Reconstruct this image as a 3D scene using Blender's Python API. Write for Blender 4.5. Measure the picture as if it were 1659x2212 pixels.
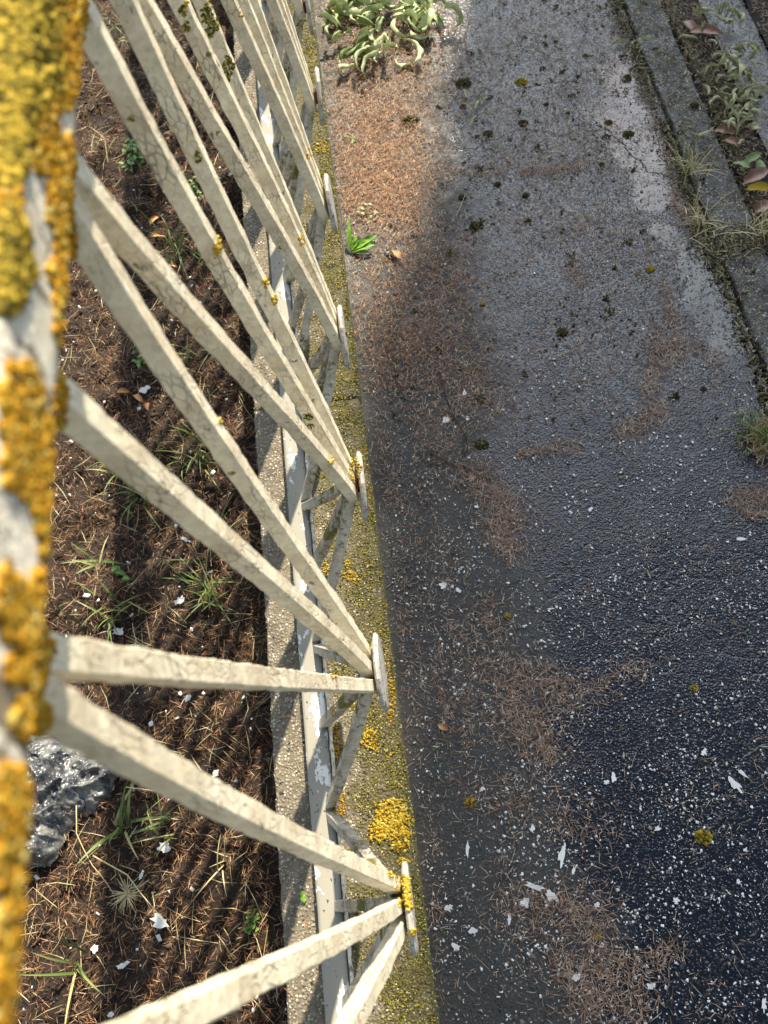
import bpy, math, random
import numpy as np
from mathutils import Vector, Matrix, noise
from mathutils.bvhtree import BVHTree
R = math.radians
random.seed(7); rng = np.random.default_rng(7)
for o in list(bpy.data.objects): bpy.data.objects.remove(o)
scn = bpy.context.scene; COL = scn.collection

# ---------------------------------------------------------------- camera
CAMZ = 1.30; ALPHA, ROLL, YAW, FPX = R(64.901), R(7.4554), R(-0.2113), 1718.3
F = np.array([math.sin(YAW), math.cos(ALPHA)*math.cos(YAW), -math.sin(ALPHA)*math.cos(YAW)]); F /= np.linalg.norm(F)
up0 = np.array([0, math.sin(ALPHA), math.cos(ALPHA)]); r0 = np.cross(F, up0); r0 /= np.linalg.norm(r0); up0 = np.cross(r0, F)
RX = math.cos(ROLL)*r0 - math.sin(ROLL)*up0; UY = math.sin(ROLL)*r0 + math.cos(ROLL)*up0
cd = bpy.data.cameras.new('camera'); cam = bpy.data.objects.new('camera', cd); COL.objects.link(cam); scn.camera = cam
cam.matrix_world = Matrix(((RX[0], UY[0], -F[0], 0), (RX[1], UY[1], -F[1], 0), (RX[2], UY[2], -F[2], CAMZ), (0, 0, 0, 1)))
cd.sensor_fit = 'VERTICAL'; cd.sensor_height = 36; cd.lens = 36*FPX/2212; cd.clip_start = .01; cd.clip_end = 2000
cd.dof.use_dof = True; cd.dof.focus_distance = 1.12; cd.dof.aperture_fstop = 8.0

# ---------------------------------------------------------------- light
SUN_EL, SUN_AZ = R(45), R(18)        # azimuth from +Y towards +X
SUN_DIR = Vector((math.sin(SUN_AZ), math.cos(SUN_AZ), 0))
sd = Vector((SUN_DIR.x*math.cos(SUN_EL), SUN_DIR.y*math.cos(SUN_EL), math.sin(SUN_EL)))
ld = bpy.data.lights.new('sun', 'SUN'); ld.energy = 5.0; ld.angle = R(.53); ld.color = (1, .89, .70)
sun = bpy.data.objects.new('sun', ld); COL.objects.link(sun); sun.rotation_euler = sd.to_track_quat('Z', 'Y').to_euler(); sun.location = sd*20
w = bpy.data.worlds.new('World'); scn.world = w; w.use_nodes = True
wn = w.node_tree; wn.nodes.clear()
sky = wn.nodes.new('ShaderNodeTexSky'); sky.sky_type = 'NISHITA'; sky.sun_disc = False; sky.sun_elevation = SUN_EL; sky.sun_rotation = SUN_AZ; sky.dust_density = .8; sky.air_density = .8; sky.ozone_density = .4
bg = wn.nodes.new('ShaderNodeBackground'); bg.inputs[1].default_value = .076; wo = wn.nodes.new('ShaderNodeOutputWorld')
tc = wn.nodes.new('ShaderNodeTexCoord'); cn = wn.nodes.new('ShaderNodeTexNoise'); cn.inputs['Scale'].default_value = 2.3; cn.inputs['Detail'].default_value = 6
cr = wn.nodes.new('ShaderNodeValToRGB'); cr.color_ramp.elements[0].position = .48; cr.color_ramp.elements[1].position = .66
mx = wn.nodes.new('ShaderNodeMix'); mx.data_type = 'RGBA'; mx.inputs[7].default_value = (7.4, 8.8, 9.3, 1)
wn.links.new(tc.outputs['Generated'], cn.inputs['Vector']); sx = wn.nodes.new('ShaderNodeSeparateXYZ'); ma = wn.nodes.new('ShaderNodeMath'); ma.operation = 'MULTIPLY_ADD'; ma.inputs[1].default_value = -.55; ma.inputs[2].default_value = .36
mb = wn.nodes.new('ShaderNodeMath'); mb.operation = 'ADD'; wn.links.new(tc.outputs['Generated'], sx.inputs[0]); wn.links.new(sx.outputs[2], ma.inputs[0]); wn.links.new(ma.outputs[0], mb.inputs[0]); wn.links.new(cn.outputs['Fac'], mb.inputs[1])
wn.links.new(mb.outputs[0], cr.inputs[0]); wn.links.new(cr.outputs[0], mx.inputs[0])
wn.links.new(sky.outputs[0], mx.inputs[6]); vn = wn.nodes.new('ShaderNodeVectorMath'); vn.operation = 'DOT_PRODUCT'; vn.inputs[1].default_value = sd; wn.links.new(tc.outputs['Generated'], vn.inputs[0])
pw = wn.nodes.new('ShaderNodeMath'); pw.operation = 'POWER'; pw.use_clamp = True; pw.inputs[1].default_value = 9; wn.links.new(vn.outputs['Value'], pw.inputs[0])
m3 = wn.nodes.new('ShaderNodeMath'); m3.operation = 'MULTIPLY_ADD'; m3.inputs[1].default_value = 3.6; m3.inputs[2].default_value = .70; wn.links.new(pw.outputs[0], m3.inputs[0])
vs = wn.nodes.new('ShaderNodeVectorMath'); vs.operation = 'SCALE'; wn.links.new(mx.outputs[2], vs.inputs[0]); wn.links.new(m3.outputs[0], vs.inputs['Scale'])
wn.links.new(vs.outputs[0], bg.inputs[0]); wn.links.new(bg.outputs[0], wo.inputs[0])
scn.view_settings.view_transform = 'Standard'; scn.view_settings.look = 'None'; scn.view_settings.gamma = 1; scn.view_settings.exposure = 1.05

# ---------------------------------------------------------------- helpers
def ray(u, v):                       # direction through a point of the photo (1659 x 2212 grid)
    d = F + RX*(u-829.5)/FPX - UY*(v-1106)/FPX
    return d
def at(u, v, z=0.0):                 # where that direction meets height z
    d = ray(u, v); t = (z-CAMZ)/d[2]
    return np.array([d[0]*t, d[1]*t, z])
def tag(o, label=None, cat=None, group=None, kind=None):
    for k, x in (('label', label), ('category', cat), ('group', group), ('kind', kind)):
        if x: o[k] = x
    return o
def empty(name, loc, label, cat, group=None):
    o = bpy.data.objects.new(name, None); COL.objects.link(o); o.location = loc; o.empty_display_size = .02
    return tag(o, label, cat, group)
def mk(name, V, Fc, mat, parent=None, origin=(0, 0, 0), smooth=False):
    """V: Nx3, Fc: array MxK or list of tuples; world coordinates, origin becomes the object's own location"""
    V = np.asarray(V, dtype=np.float64)-np.array(origin)
    me = bpy.data.meshes.new(name)
    if isinstance(Fc, np.ndarray):
        m, k = Fc.shape
        me.vertices.add(len(V)); me.vertices.foreach_set('co', V.astype(np.float32).ravel())
        me.loops.add(m*k); me.loops.foreach_set('vertex_index', Fc.astype(np.int32).ravel())
        me.polygons.add(m); me.polygons.foreach_set('loop_start', np.arange(0, m*k, k, dtype=np.int32)); me.polygons.foreach_set('loop_total', np.full(m, k, dtype=np.int32))
        me.update(calc_edges=True); me.validate()
    else:
        me.from_pydata([tuple(x) for x in V], [], [tuple(f) for f in Fc]); me.update()
    if smooth: me.polygons.foreach_set('use_smooth', np.ones(len(me.polygons), dtype=bool))
    me.materials.append(mat)
    o = bpy.data.objects.new(name, me); COL.objects.link(o)
    if parent is None: o.location = origin
    else: o.parent = parent; o.location = tuple(np.array(origin)-np.array(wloc(parent)))
    return o
def wloc(o):
    p = np.array(o.location)
    while o.parent: o = o.parent; p = p+np.array(o.location)
    return p
class Acc:
    def __init__(s): s.V = []; s.F = []; s.n = 0
    def add(s, V, Fc):
        V = np.asarray(V); Fc = np.asarray(Fc); s.V.append(V); s.F.append(Fc+s.n); s.n += len(V)
    def get(s): return np.vstack(s.V), np.vstack(s.F)
def nz(x, y, z=0.0, s=1.0): return noise.noise(Vector((x*s, y*s, z*s)))
def fbm(x, y, z=0.0, s=1.0, o=4): return noise.fractal(Vector((x*s, y*s, z*s)), 1.0, 2.0, o)

# ---------------------------------------------------------------- materials
class M:
    def __init__(s, name, rough=.7):
        s.m = bpy.data.materials.new(name); s.m.use_nodes = True; s.t = s.m.node_tree
        s.b = s.t.nodes['Principled BSDF']; s.b.inputs['Roughness'].default_value = rough
    def n(s, ty, props=None, **inp):
        nd = s.t.nodes.new('ShaderNode'+ty)
        for k, v in (props or {}).items(): setattr(nd, k, v)
        for k, v in inp.items():
            k = int(k[1:]) if k[0] == '_' else k.replace('_', ' ')
            s.set(nd.inputs[k], v)
        return nd
    def set(s, sock, v):
        if isinstance(v, bpy.types.NodeSocket): s.t.links.new(v, sock)
        elif isinstance(v, (tuple, list)) and len(v) == 3 and sock.type == 'RGBA': sock.default_value = (*v, 1)
        elif sock.type == 'RGBA' and isinstance(v, (int, float)): sock.default_value = (v, v, v, 1)
        else: sock.default_value = v
    def co(s, scale=(1, 1, 1)):
        tc = s.n('TexCoord'); return s.n('Mapping', Vector=tc.outputs['Object'], Scale=scale).outputs[0]
    def noise(s, co, scale, detail=4, rough=.6): return s.n('TexNoise', Vector=co, Scale=scale, Detail=detail, Roughness=rough).outputs['Fac']
    def vor(s, co, scale, feat='F1', out='Distance'): return s.n('TexVoronoi', {'feature': feat}, Vector=co, Scale=scale).outputs[out]
    def ramp(s, f, stops):
        nd = s.n('ValToRGB', Fac=f); cr = nd.color_ramp
        while len(cr.elements) < len(stops): cr.elements.new(.5)
        for e, (p, c) in zip(cr.elements, stops):
            e.position = p; e.color = (*c, 1) if isinstance(c, (tuple, list)) else (c, c, c, 1)
        return nd.outputs[0]
    def mix(s, f, a, b, bt='MIX'): return s.n('Mix', {'data_type': 'RGBA', 'blend_type': bt}, _0=f, _6=a, _7=b).outputs[2]
    def math(s, op, a, b=0.0): return s.n('Math', {'operation': op}, _0=a, _1=b).outputs[0]
    def bump(s, h, strength=.5, dist=.002, normal=None):
        nd = s.n('Bump', Height=h, Strength=strength, Distance=dist)
        if normal is not None: s.set(nd.inputs['Normal'], normal)
        return nd.outputs[0]
    def out(s, col=None, rough=None, normal=None, **kw):
        if col is not None: s.set(s.b.inputs['Base Color'], col)
        if rough is not None: s.set(s.b.inputs['Roughness'], rough)
        if normal is not None: s.set(s.b.inputs['Normal'], normal)
        for k, v in kw.items(): s.set(s.b.inputs[k.replace('_', ' ')], v)
        return s.m

def paint_mat(name, base, worn, moss_amt=.62, grime=.5, crack=1.0, chips=.62):
    m = M(name); c = m.co()
    n1 = m.noise(c, 26, 6, .7); n2 = m.noise(c, 170, 5, .75); n3 = m.noise(c, 14, 4)
    col = m.mix(m.ramp(n1, [(.38, 0), (.62, 1)]), base, worn)
    col = m.mix(m.ramp(n2, [(.46, 0), (.66, grime)]), col, (.26, .21, .14))
    w = m.n('VectorMath', {'operation': 'ADD'}, _0=c, _1=m.n('VectorMath', {'operation': 'SCALE'}, _0=m.n('TexNoise', Vector=c, Scale=70, Detail=2).outputs['Color'], Scale=.008).outputs[0]).outputs[0]
    e = m.vor(m.n('Mapping', Vector=w, Scale=(1, 1, .4)).outputs[0], 170, 'DISTANCE_TO_EDGE')
    cm = m.math('MULTIPLY', m.ramp(e, [(0, 1), (.06, 0)]), m.ramp(n3, [(.46, 0), (.62, crack)]))
    col = m.mix(cm, col, (.09, .065, .04))
    cp = m.ramp(m.noise(m.n('Mapping', Vector=c, Scale=(1, 1, .6)).outputs[0], 85, 5, .65), [(chips, 0), (chips+.012, 1)])
    col = m.mix(cp, col, m.mix(n2, (.16, .12, .075), (.34, .29, .21)))
    rs = m.ramp(m.noise(c, 11, 3), [(.70, 0), (.78, .75)]); col = m.mix(rs, col, (.34, .15, .05))
    mm = m.ramp(m.noise(c, 17, 5, .6), [(moss_amt, 0), (moss_amt+.03, 1)])
    col = m.mix(mm, col, m.mix(m.noise(c, 300), (.08, .08, .012), (.20, .18, .03)))
    h = m.math('SUBTRACT', m.math('ADD', m.math('MULTIPLY', n2, .7), m.math('MULTIPLY', mm, .8)), m.math('ADD', m.math('MULTIPLY', cm, 1.3), m.math('MULTIPLY', cp, 1.2)))
    return m.out(col, .6, m.bump(h, 1.0, .0016))
MP = paint_mat('aged_cream_paint', (.83, .76, .58), (.62, .53, .38), .72, .34, .55, .655)
MPL = paint_mat('mossy_cream_paint', (.60, .56, .48), (.34, .28, .20), .55, .6, 1.0, .58)
MPP = paint_mat('plate_paint', (.54, .52, .47), (.30, .29, .27), .60, .6, .9, .58)
MPR = paint_mat('handrail_paint', (.84, .80, .68), (.50, .45, .35), .75, .5, .6, .56)

def grey_rail():
    m = M('grey_rail_paint', .75); c = m.co((1, .6, 1)); n = m.noise(c, 34, 6, .62)
    fl = m.ramp(n, [(.59, 0), (.598, 1)])
    col = m.mix(fl, m.mix(m.noise(c, 12), (.27, .25, .205), (.34, .32, .265)), (.74, .72, .66))
    sc = m.ramp(m.noise(c, 220, 2), [(.68, 0), (.7, 1)])
    col = m.mix(sc, col, (.05, .045, .04))
    return m.out(col, .75, m.bump(fl, .8, .0008))
MG = grey_rail()

def concrete(name, base, dark, mossy=True):
    m = M(name, .85); c = m.co()
    v = m.vor(c, 210); vc = m.n('TexVoronoi', Vector=c, Scale=210).outputs['Color']
    n = m.noise(c, 30, 6, .65)
    col = m.mix(m.ramp(n, [(.35, 0), (.65, 1)]), base, dark)
    g = m.ramp(m.n('SeparateColor', Color=vc).outputs[0], [(.0, (.09, .075, .055)), (.45, (.30, .26, .19)), (.8, (.42, .37, .28)), (.95, (.75, .70, .58))])
    col = m.mix(m.ramp(v, [(.30, .75), (.5, 0)]), col, g)
    if mossy:
        x = m.n('SeparateXYZ', Vector=m.n('TexCoord').outputs['Object']).outputs[0]
        f = m.math('ADD', m.math('MULTIPLY', m.noise(c, 28, 5, .65), .9), m.math('MULTIPLY', x, 3.2))
        mo = m.ramp(f, [(.40, 0), (.56, .85)])
        col = m.mix(mo, col, m.mix(m.noise(c, 260, 2), (.035, .032, .012), (.15, .12, .03)))
    if not mossy:
        col = m.mix(m.ramp(m.noise(c, 13, 6, .7), [(.47, 0), (.6, .85)]), col, (.035, .032, .022))
    pits = m.ramp(m.noise(c, 75, 2), [(.66, 0), (.72, 1)])
    col = m.mix(pits, col, (.05, .04, .03))
    h = m.math('ADD', m.math('MULTIPLY', m.ramp(v, [(0, 1), (.6, 0)]), 1.0), m.noise(c, 500, 3))
    return m.out(col, .85, m.bump(m.math('SUBTRACT', h, pits), 1.0, .0022))
MC = concrete('weathered_aggregate_concrete', (.22, .185, .13), (.12, .10, .07))
MK = concrete('damp_kerb_concrete', (.10, .105, .10), (.035, .036, .034), False)
MK.node_tree.nodes['Principled BSDF'].inputs['Roughness'].default_value = .55

def asphalt(name):
    m = M(name); c = m.co()
    wet = m.n('Attribute', {'attribute_name': 'wet'}).outputs['Fac']
    v1 = m.vor(c, 230); v2 = m.vor(c, 340); rc = m.n('SeparateColor', Color=m.n('TexVoronoi', Vector=c, Scale=230).outputs['Color']).outputs[0]
    n = m.noise(c, 26, 6, .6)
    dry = m.mix(n, (.024, .024, .022), (.062, .060, .052))
    wt = m.mix(n, (.004, .005, .007), (.012, .014, .017))
    st = m.ramp(rc, [(.0, (.3, .3, .3)), (.4, (1, 1, 1)), (.75, (2.0, 1.95, 1.8)), (.93, (4.2, 3.9, 3.3)), (1.0, (9, 6.5, 4.6))])
    ws = m.math('ADD', wet, m.math('MULTIPLY', m.math('SUBTRACT', n, .5), .5))
    wm = m.ramp(ws, [(.30, 0), (.55, 1)])
    base = m.mix(wm, dry, wt)
    col = m.mix(m.ramp(v1, [(.25, 1), (.45, 0)]), base, m.mix(1.0, base, st, 'MULTIPLY'))
    pud = m.ramp(m.math('SUBTRACT', m.math('ADD', wet, m.math('MULTIPLY', m.math('SUBTRACT', m.noise(c, 70, 4), .5), .35)), m.math('MULTIPLY', m.ramp(v1, [(0, 1), (.55, 0)]), .14)), [(.70, 0), (.93, 1)])
    rough = m.mix(wm, .72, m.ramp(m.noise(c, 9, 4), [(.4, .07), (.6, .20)])); rough = m.mix(pud, rough, .035)
    h = m.math('ADD', m.math('ADD', m.ramp(v1, [(0, 1), (.55, 0)]), m.math('MULTIPLY', m.ramp(v2, [(0, 1), (.6, 0)]), .35)), m.math('MULTIPLY', m.noise(c, 130, 4, .7), 1.5))
    h = m.math('MULTIPLY', h, m.math('SUBTRACT', 1.0, m.math('MULTIPLY', pud, .90)))
    crk = m.ramp(m.vor(m.n('VectorMath', {'operation': 'ADD'}, _0=c, _1=m.n('VectorMath', {'operation': 'SCALE'}, _0=m.n('TexNoise', Vector=c, Scale=9, Detail=5).outputs['Color'], Scale=.22).outputs[0]).outputs[0], 1.1, 'DISTANCE_TO_EDGE'), [(0, .8), (.0022, 0)])
    col = m.mix(crk, col, (.008, .008, .008)); h = m.math('SUBTRACT', h, m.math('MULTIPLY', crk, 1.5))
    return m.out(col, rough, m.bump(h, .42, .0019), Specular_IOR_Level=.5)
MA = asphalt('wet_asphalt')

def soil():
    m = M('dark_soil', .95); c = m.co(); n = m.noise(c, 45, 7, .7)
    col = m.ramp(n, [(.3, (.010, .007, .005)), (.55, (.032, .020, .012)), (.75, (.075, .045, .027))])
    return m.out(col, .9, m.bump(m.noise(c, 180, 6, .7), 1.0, .005))
MS = soil()
def island(name, stops, rough=.7, spec=.4, trans=0.0, bump=0.0):
    m = M(name, rough); g = m.n('NewGeometry')
    col = m.ramp(g.outputs['Random Per Island'], stops)
    if bump:
        m.set(m.b.inputs['Normal'], m.bump(m.noise(m.co(), bump, 4), .5, .001))
    m.set(m.b.inputs['Specular IOR Level'], spec)
    return m.out(col, rough)
MN = island('brown_needles', [(0, (.13, .055, .025)), (.3, (.32, .15, .07)), (.6, (.50, .27, .14)), (.85, (.60, .40, .23)), (1, (.68, .55, .38))], .55)
MNM = island('mulch_needles', [(0, (.025, .013, .008)), (.35, (.10, .047, .022)), (.65, (.24, .115, .052)), (.88, (.40, .22, .11)), (1, (.60, .46, .28))], .6)
MNW = island('damp_needles', [(0, (.10, .055, .035)), (.35, (.30, .175, .11)), (.7, (.48, .32, .21)), (1, (.62, .50, .36))], .42)
MF = island('white_paint_flakes', [(0, (.60, .59, .54)), (1, (.86, .86, .82))], .5)
MY = island('yellow_lichen', [(0, (.10, .07, .012)), (.3, (.30, .19, .018)), (.7, (.46, .31, .028)), (1, (.48, .41, .11))], .85, .1)
MO = island('orange_lichen', [(0, (.16, .08, .012)), (.25, (.36, .18, .012)), (.6, (.48, .25, .018)), (.85, (.46, .30, .035)), (1, (.46, .40, .14))], .85, .1)
MGL = island('olive_lichen', [(0, (.06, .05, .012)), (.3, (.18, .14, .02)), (.7, (.34, .24, .025)), (1, (.46, .33, .045))], .85, .1)
MM = island('green_moss', [(0, (.03, .032, .010)), (.4, (.10, .095, .018)), (.75, (.24, .20, .03)), (.93, (.36, .29, .045)), (1, (.60, .56, .42))], .95, .05)
MDM = island('dark_moss', [(0, (.022, .022, .012)), (.6, (.06, .055, .025)), (1, (.14, .12, .045))], .95, .1)
def leafmat(name, a, b, rough=.6, s=60):
    m = M(name, rough); c = m.co(); m.set(m.b.inputs['Normal'], m.bump(m.noise(c, s*3, 4), .5, .001))
    return m.out(m.mix(m.ramp(m.noise(c, s, 3), [(.35, 0), (.65, 1)]), a, b), rough)
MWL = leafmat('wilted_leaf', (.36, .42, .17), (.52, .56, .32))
MWL2 = leafmat('faded_shade_leaf', (.22, .22, .085), (.44, .42, .24))  # faded tone, also dulled to put the far heap's shade into colour
MWL3 = leafmat('wilted_leaf_green', (.16, .22, .06), (.32, .38, .15))
MBL = leafmat('brown_leaf', (.13, .055, .025), (.26, .13, .07), .4, 40)
MOL = leafmat('orange_leaf', (.50, .26, .10), (.38, .17, .06))
MGR = island('green_grass', [(0, (.05, .09, .02)), (.5, (.11, .17, .04)), (.85, (.22, .26, .08)), (1, (.40, .36, .16))], .5)
MDG = island('dry_grass', [(0, (.30, .24, .11)), (.5, (.48, .40, .20)), (1, (.62, .55, .33))], .6)
MSP = leafmat('fresh_leaf', (.11, .26, .02), (.22, .40, .05), .45)
MTW = leafmat('twig_bark', (.035, .028, .022), (.07, .055, .04), .8)
MRU = leafmat('rust', (.10, .03, .012), (.26, .09, .03), .9, 150)

# ---------------------------------------------------------------- basic shapes
def ico(sub=0):
    import bmesh
    bm = bmesh.new(); bmesh.ops.create_icosphere(bm, subdivisions=sub+1, radius=1)
    V = np.array([v.co[:] for v in bm.verts]); Fc = np.array([[v.index for v in f.verts] for f in bm.faces]); bm.free(); return V, Fc
ICO0, ICO1 = ico(0), ico(1)
def blobs_mesh(P, rad, base=ICO0, squash=.7, lump=.42):
    """little lumps at P (Nx3) of radius rad (N)"""
    V0, F0 = base; n, k = len(P), len(V0)
    ang = rng.uniform(0, 6.28, n); ca, sa = np.cos(ang)[:, None], np.sin(ang)[:, None]
    sx = rng.uniform(.7, 1.3, (n, 1)); sy = rng.uniform(.7, 1.3, (n, 1)); j = 1+rng.uniform(-lump, lump, (n, k))
    X = V0[None, :, 0]*sx*j; Y = V0[None, :, 1]*sy*j; Z = V0[None, :, 2]*squash*j
    V = np.stack([X*ca-Y*sa, X*sa+Y*ca, Z], -1)*np.asarray(rad)[:, None, None]+P[:, None, :]
    Fc = F0[None]+(np.arange(n)*k)[:, None, None]
    return V.reshape(-1, 3), Fc.reshape(-1, 3)
def needles_mesh(P, L, W, tilt=.25, lift=0.0):
    n = len(P); a = rng.uniform(0, 6.28, n); d = np.stack([np.cos(a), np.sin(a)], -1); pr = np.stack([-d[:, 1], d[:, 0]], -1)
    cv = rng.normal(0, .045, n)*L; tz = np.abs(rng.normal(0, tilt, n))*L*.5; sg = rng.choice([-1, 1], n)
    V = np.zeros((n, 3, 3, 3))
    for i, (t, wv) in enumerate(((-.5, .55), (0, 1), (.5, .3))):
        for j, s in enumerate((-1, 0, 1)):
            off = cv*(1-abs(2*t))
            V[:, i, j, :2] = P[:, :2]+d*(t*L)[:, None]+pr*(off+s*W*wv*.5)[:, None]
            V[:, i, j, 2] = P[:, 2]+lift+(W*.5 if j == 1 else 0)+tz*(.5+t*sg)
    base = np.arange(n)*9; q = []
    for i in range(2):
        for j in range(2): q.append(np.stack([base+i*3+j, base+i*3+j+1, base+(i+1)*3+j+1, base+(i+1)*3+j], -1))
    return V.reshape(-1, 3), np.concatenate(q)
def tube(path, rad, prof=8, square=False, ch=.2, jit=0.0, xref=Vector((1, 0, 0)), widths=None):
    """closed tube along a path; square gives a chamfered square section"""
    path = [Vector(p) for p in path]; n = len(path); V = []; 
    for i, p in enumerate(path):
        T = (path[min(i+1, n-1)]-path[max(i-1, 0)]).normalized()
        N = (xref-T*xref.dot(T)).normalized(); B = T.cross(N)
        r = rad[i] if hasattr(rad, '__len__') else rad
        if square:
            a = r*(1-ch); pts = [(r, -a), (r, a), (a, r), (-a, r), (-r, a), (-r, -a), (-a, -r), (a, -r)]
        else: pts = [(r*math.cos(6.2832*k/prof), r*math.sin(6.2832*k/prof)) for k in range(prof)]
        for x, y in pts:
            q = p+N*x+B*y
            if jit:
                s = 1+jit*nz(q.x, q.y, q.z, 160)+jit*1.2*nz(q.x+9, q.y, q.z, 40); q = p+(q-p)*s
            V.append(q[:])
    k = 8 if square else prof; Fc = []
    for i in range(n-1):
        for j in range(k): Fc.append((i*k+j, i*k+(j+1) % k, (i+1)*k+(j+1) % k, (i+1)*k+j))
    Fc.append(tuple(range(k))[::-1]); Fc.append(tuple(range((n-1)*k, n*k)))
    return V, Fc
def grid_box(x0, x1, y0, y1, z0, z1, nx, ny, nzs, jit=0.0, js=60, bev=.002):
    """box with subdivided, noise-roughened skin"""
    xs, ys, zs = np.linspace(x0, x1, nx+1), np.linspace(y0, y1, ny+1), np.linspace(z0, z1, nzs+1)
    ids = {}; V = []; Fc = []
    def vid(i, j, k):
        if (i, j, k) not in ids:
            ids[(i, j, k)] = len(V); p = Vector((xs[i], ys[j], zs[k]))
            e = (i in (0, nx))+(j in (0, ny))+(k in (0, nzs))
            if e >= 2:
                if i in (0, nx): p.x += bev*(1 if i == 0 else -1)
                if k in (0, nzs): p.z += bev*(1 if k == 0 else -1)*.6
            if jit:
                q = p*js; a = noise.noise_vector(q)+noise.noise_vector(q*3.1)*.5
                p += Vector((a.x, a.y*.3, a.z*(.6 if e < 2 else 1)))*jit*(1 if e < 2 else 1.6)
            V.append(p[:])
        return ids[(i, j, k)]
    for j in range(ny):
        for i in range(nx):
            Fc.append((vid(i, j, nzs), vid(i+1, j, nzs), vid(i+1, j+1, nzs), vid(i, j+1, nzs)))
            Fc.append((vid(i, j, 0), vid(i, j+1, 0), vid(i+1, j+1, 0), vid(i+1, j, 0)))
        for k in range(nzs):
            Fc.append((vid(0, j, k), vid(0, j, k+1), vid(0, j+1, k+1), vid(0, j+1, k)))
            Fc.append((vid(nx, j, k), vid(nx, j+1, k), vid(nx, j+1, k+1), vid(nx, j, k+1)))
    for i in range(nx):
        for k in range(nzs):
            Fc.append((vid(i, 0, k), vid(i+1, 0, k), vid(i+1, 0, k+1), vid(i, 0, k+1)))
            Fc.append((vid(i, ny, k), vid(i, ny, k+1), vid(i+1, ny, k+1), vid(i+1, ny, k)))
    return np.array(V), np.array(Fc)
def in_poly(x, y, poly):
    r = False; n = len(poly)
    for i in range(n):
        x1, y1 = poly[i]; x2, y2 = poly[(i+1) % n]
        if (y1 > y) != (y2 > y) and x < (x2-x1)*(y-y1)/(y2-y1)+x1: r = not r
    return r
def sample_strokes(strokes, z=0.0):
    """strokes: (u0,v0,u1,v1,width_px,count) in photo grid -> points on height z (a gaussian band)"""
    out = []
    for u0, v0, u1, v1, wd, n in strokes:
        t = rng.uniform(0, 1, n); r = rng.normal(0, wd*.5, (n, 2))
        for k in range(n): out.append(at(u0+(u1-u0)*t[k]+r[k, 0], v0+(v1-v0)*t[k]+r[k, 1], z))
    return np.array(out)

# ---------------------------------------------------------------- ground surfaces
def sheet(name, xs, ys, zf, mat, attr=None, smooth=True):
    xs, ys = np.array(xs), np.array(ys); V = np.array([(x, y, zf(x, y)) for y in ys for x in xs]); nx = len(xs)
    i, j = np.meshgrid(np.arange(nx-1), np.arange(len(ys)-1)); b = (j*nx+i).ravel()
    o = mk(name, V, np.stack([b, b+1, b+nx+1, b+nx], -1), mat, smooth=smooth); tag(o, kind='structure')
    if attr:
        a = o.data.attributes.new('wet', 'FLOAT', 'POINT'); a.data.foreach_set('value', np.array([attr(p[0], p[1]) for p in V], dtype=np.float32))
    return o
sheet('ground', [-300, -3, 3, 300], [-300, -3, 6, 300], lambda x, y: -.14, MS)
SOILZ = -.070
def soilz(x, y): return SOILZ+.026*fbm(x, y, 0, 8, 5)+.010*nz(x, y, 3, 34)-.014*max(0, 1-abs(x+.235)/.05)
sheet('garden_soil', np.concatenate([[-3, -2.2, -1.5], np.linspace(-1.1, -.19, 92)]), np.concatenate([[-3, -2, -1], np.linspace(-.6, 2.8, 300), [3.5, 4.5, 6]]), soilz, MS)
# wet map of the pavement: 0 dry by the wall, .7 wet, 1 standing water
PUD = [(1345, 140, 1330, 240, .045, 1), (1330, 240, 1395, 330, .07, 1), (1385, 300, 1420, 430, .05, 1), (1500, 560, 1540, 640, .05, .93), (1530, 640, 1600, 760, .055, 1), (1600, 720, 1650, 850, .05, .97),
       (1440, 500, 1540, 620, .03, .95)]
PUDW = [(tuple(at(a, b)[:2]), tuple(at(c, d)[:2]), r, s) for a, b, c, d, r, s in PUD]
def sd_seg(x, y, a, b):
    ax, ay = a; bx, by = b; dx, dy = bx-ax, by-ay; t = max(0, min(1, ((x-ax)*dx+(y-ay)*dy)/(dx*dx+dy*dy+1e-9)))
    return math.hypot(x-ax-t*dx, y-ay-t*dy)
def wetness(x, y):
    edge = .17+.03*max(0, y)+.05*fbm(x, y, 2, 4)+.02*fbm(x, y, 5, 16)
    b = max(0.05, min(.78, .3+(x-edge)*3.2))
    if y > .9: b = max(min(b, .78-.10*min(1, (y-.9)*.8)), .30+.12*fbm(x, y, 3, 9))
    for a, c, r, s in PUDW:
        d = sd_seg(x, y, a, c)+.02*fbm(x, y, 0, 14, 3)+.006*fbm(x, y, 1, 60, 2)
        b = max(b, min(1, s+.4-d/r*.55))
    return b
sheet('pavement', np.linspace(-.022, .745, 78), np.concatenate([[-6, -3, -1.2], np.linspace(-.6, 2.8, 341), [4, 7, 14]]),
      lambda x, y: .0025*fbm(x, y, 0, 5, 3) if -.6 < y < 2.8 else 0.0, MA, wetness)
sheet('gutter_soil', np.linspace(.835, .95, 13), np.linspace(-1.5, 4, 300), lambda x, y: -.004+.010*fbm(x, y, 0, 14, 4), MS)
sheet('side_path', np.linspace(.93, 1.045, 12), np.concatenate([[-6, -3], np.linspace(-.6, 2.8, 200), [6, 14]]), lambda x, y: .002+.002*fbm(x, y, 0, 8, 3), MA, lambda x, y: .60+.2*fbm(x, y, 0, 6))
sheet('verge', np.concatenate([np.linspace(1.035, 1.5, 30), [2.2, 4]]), np.concatenate([[-6, -2], np.linspace(-.6, 2.8, 160), [5, 14]]), lambda x, y: (.006+.012*fbm(x, y, 0, 9, 4)) if x < 1.6 else 0, MS)

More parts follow.
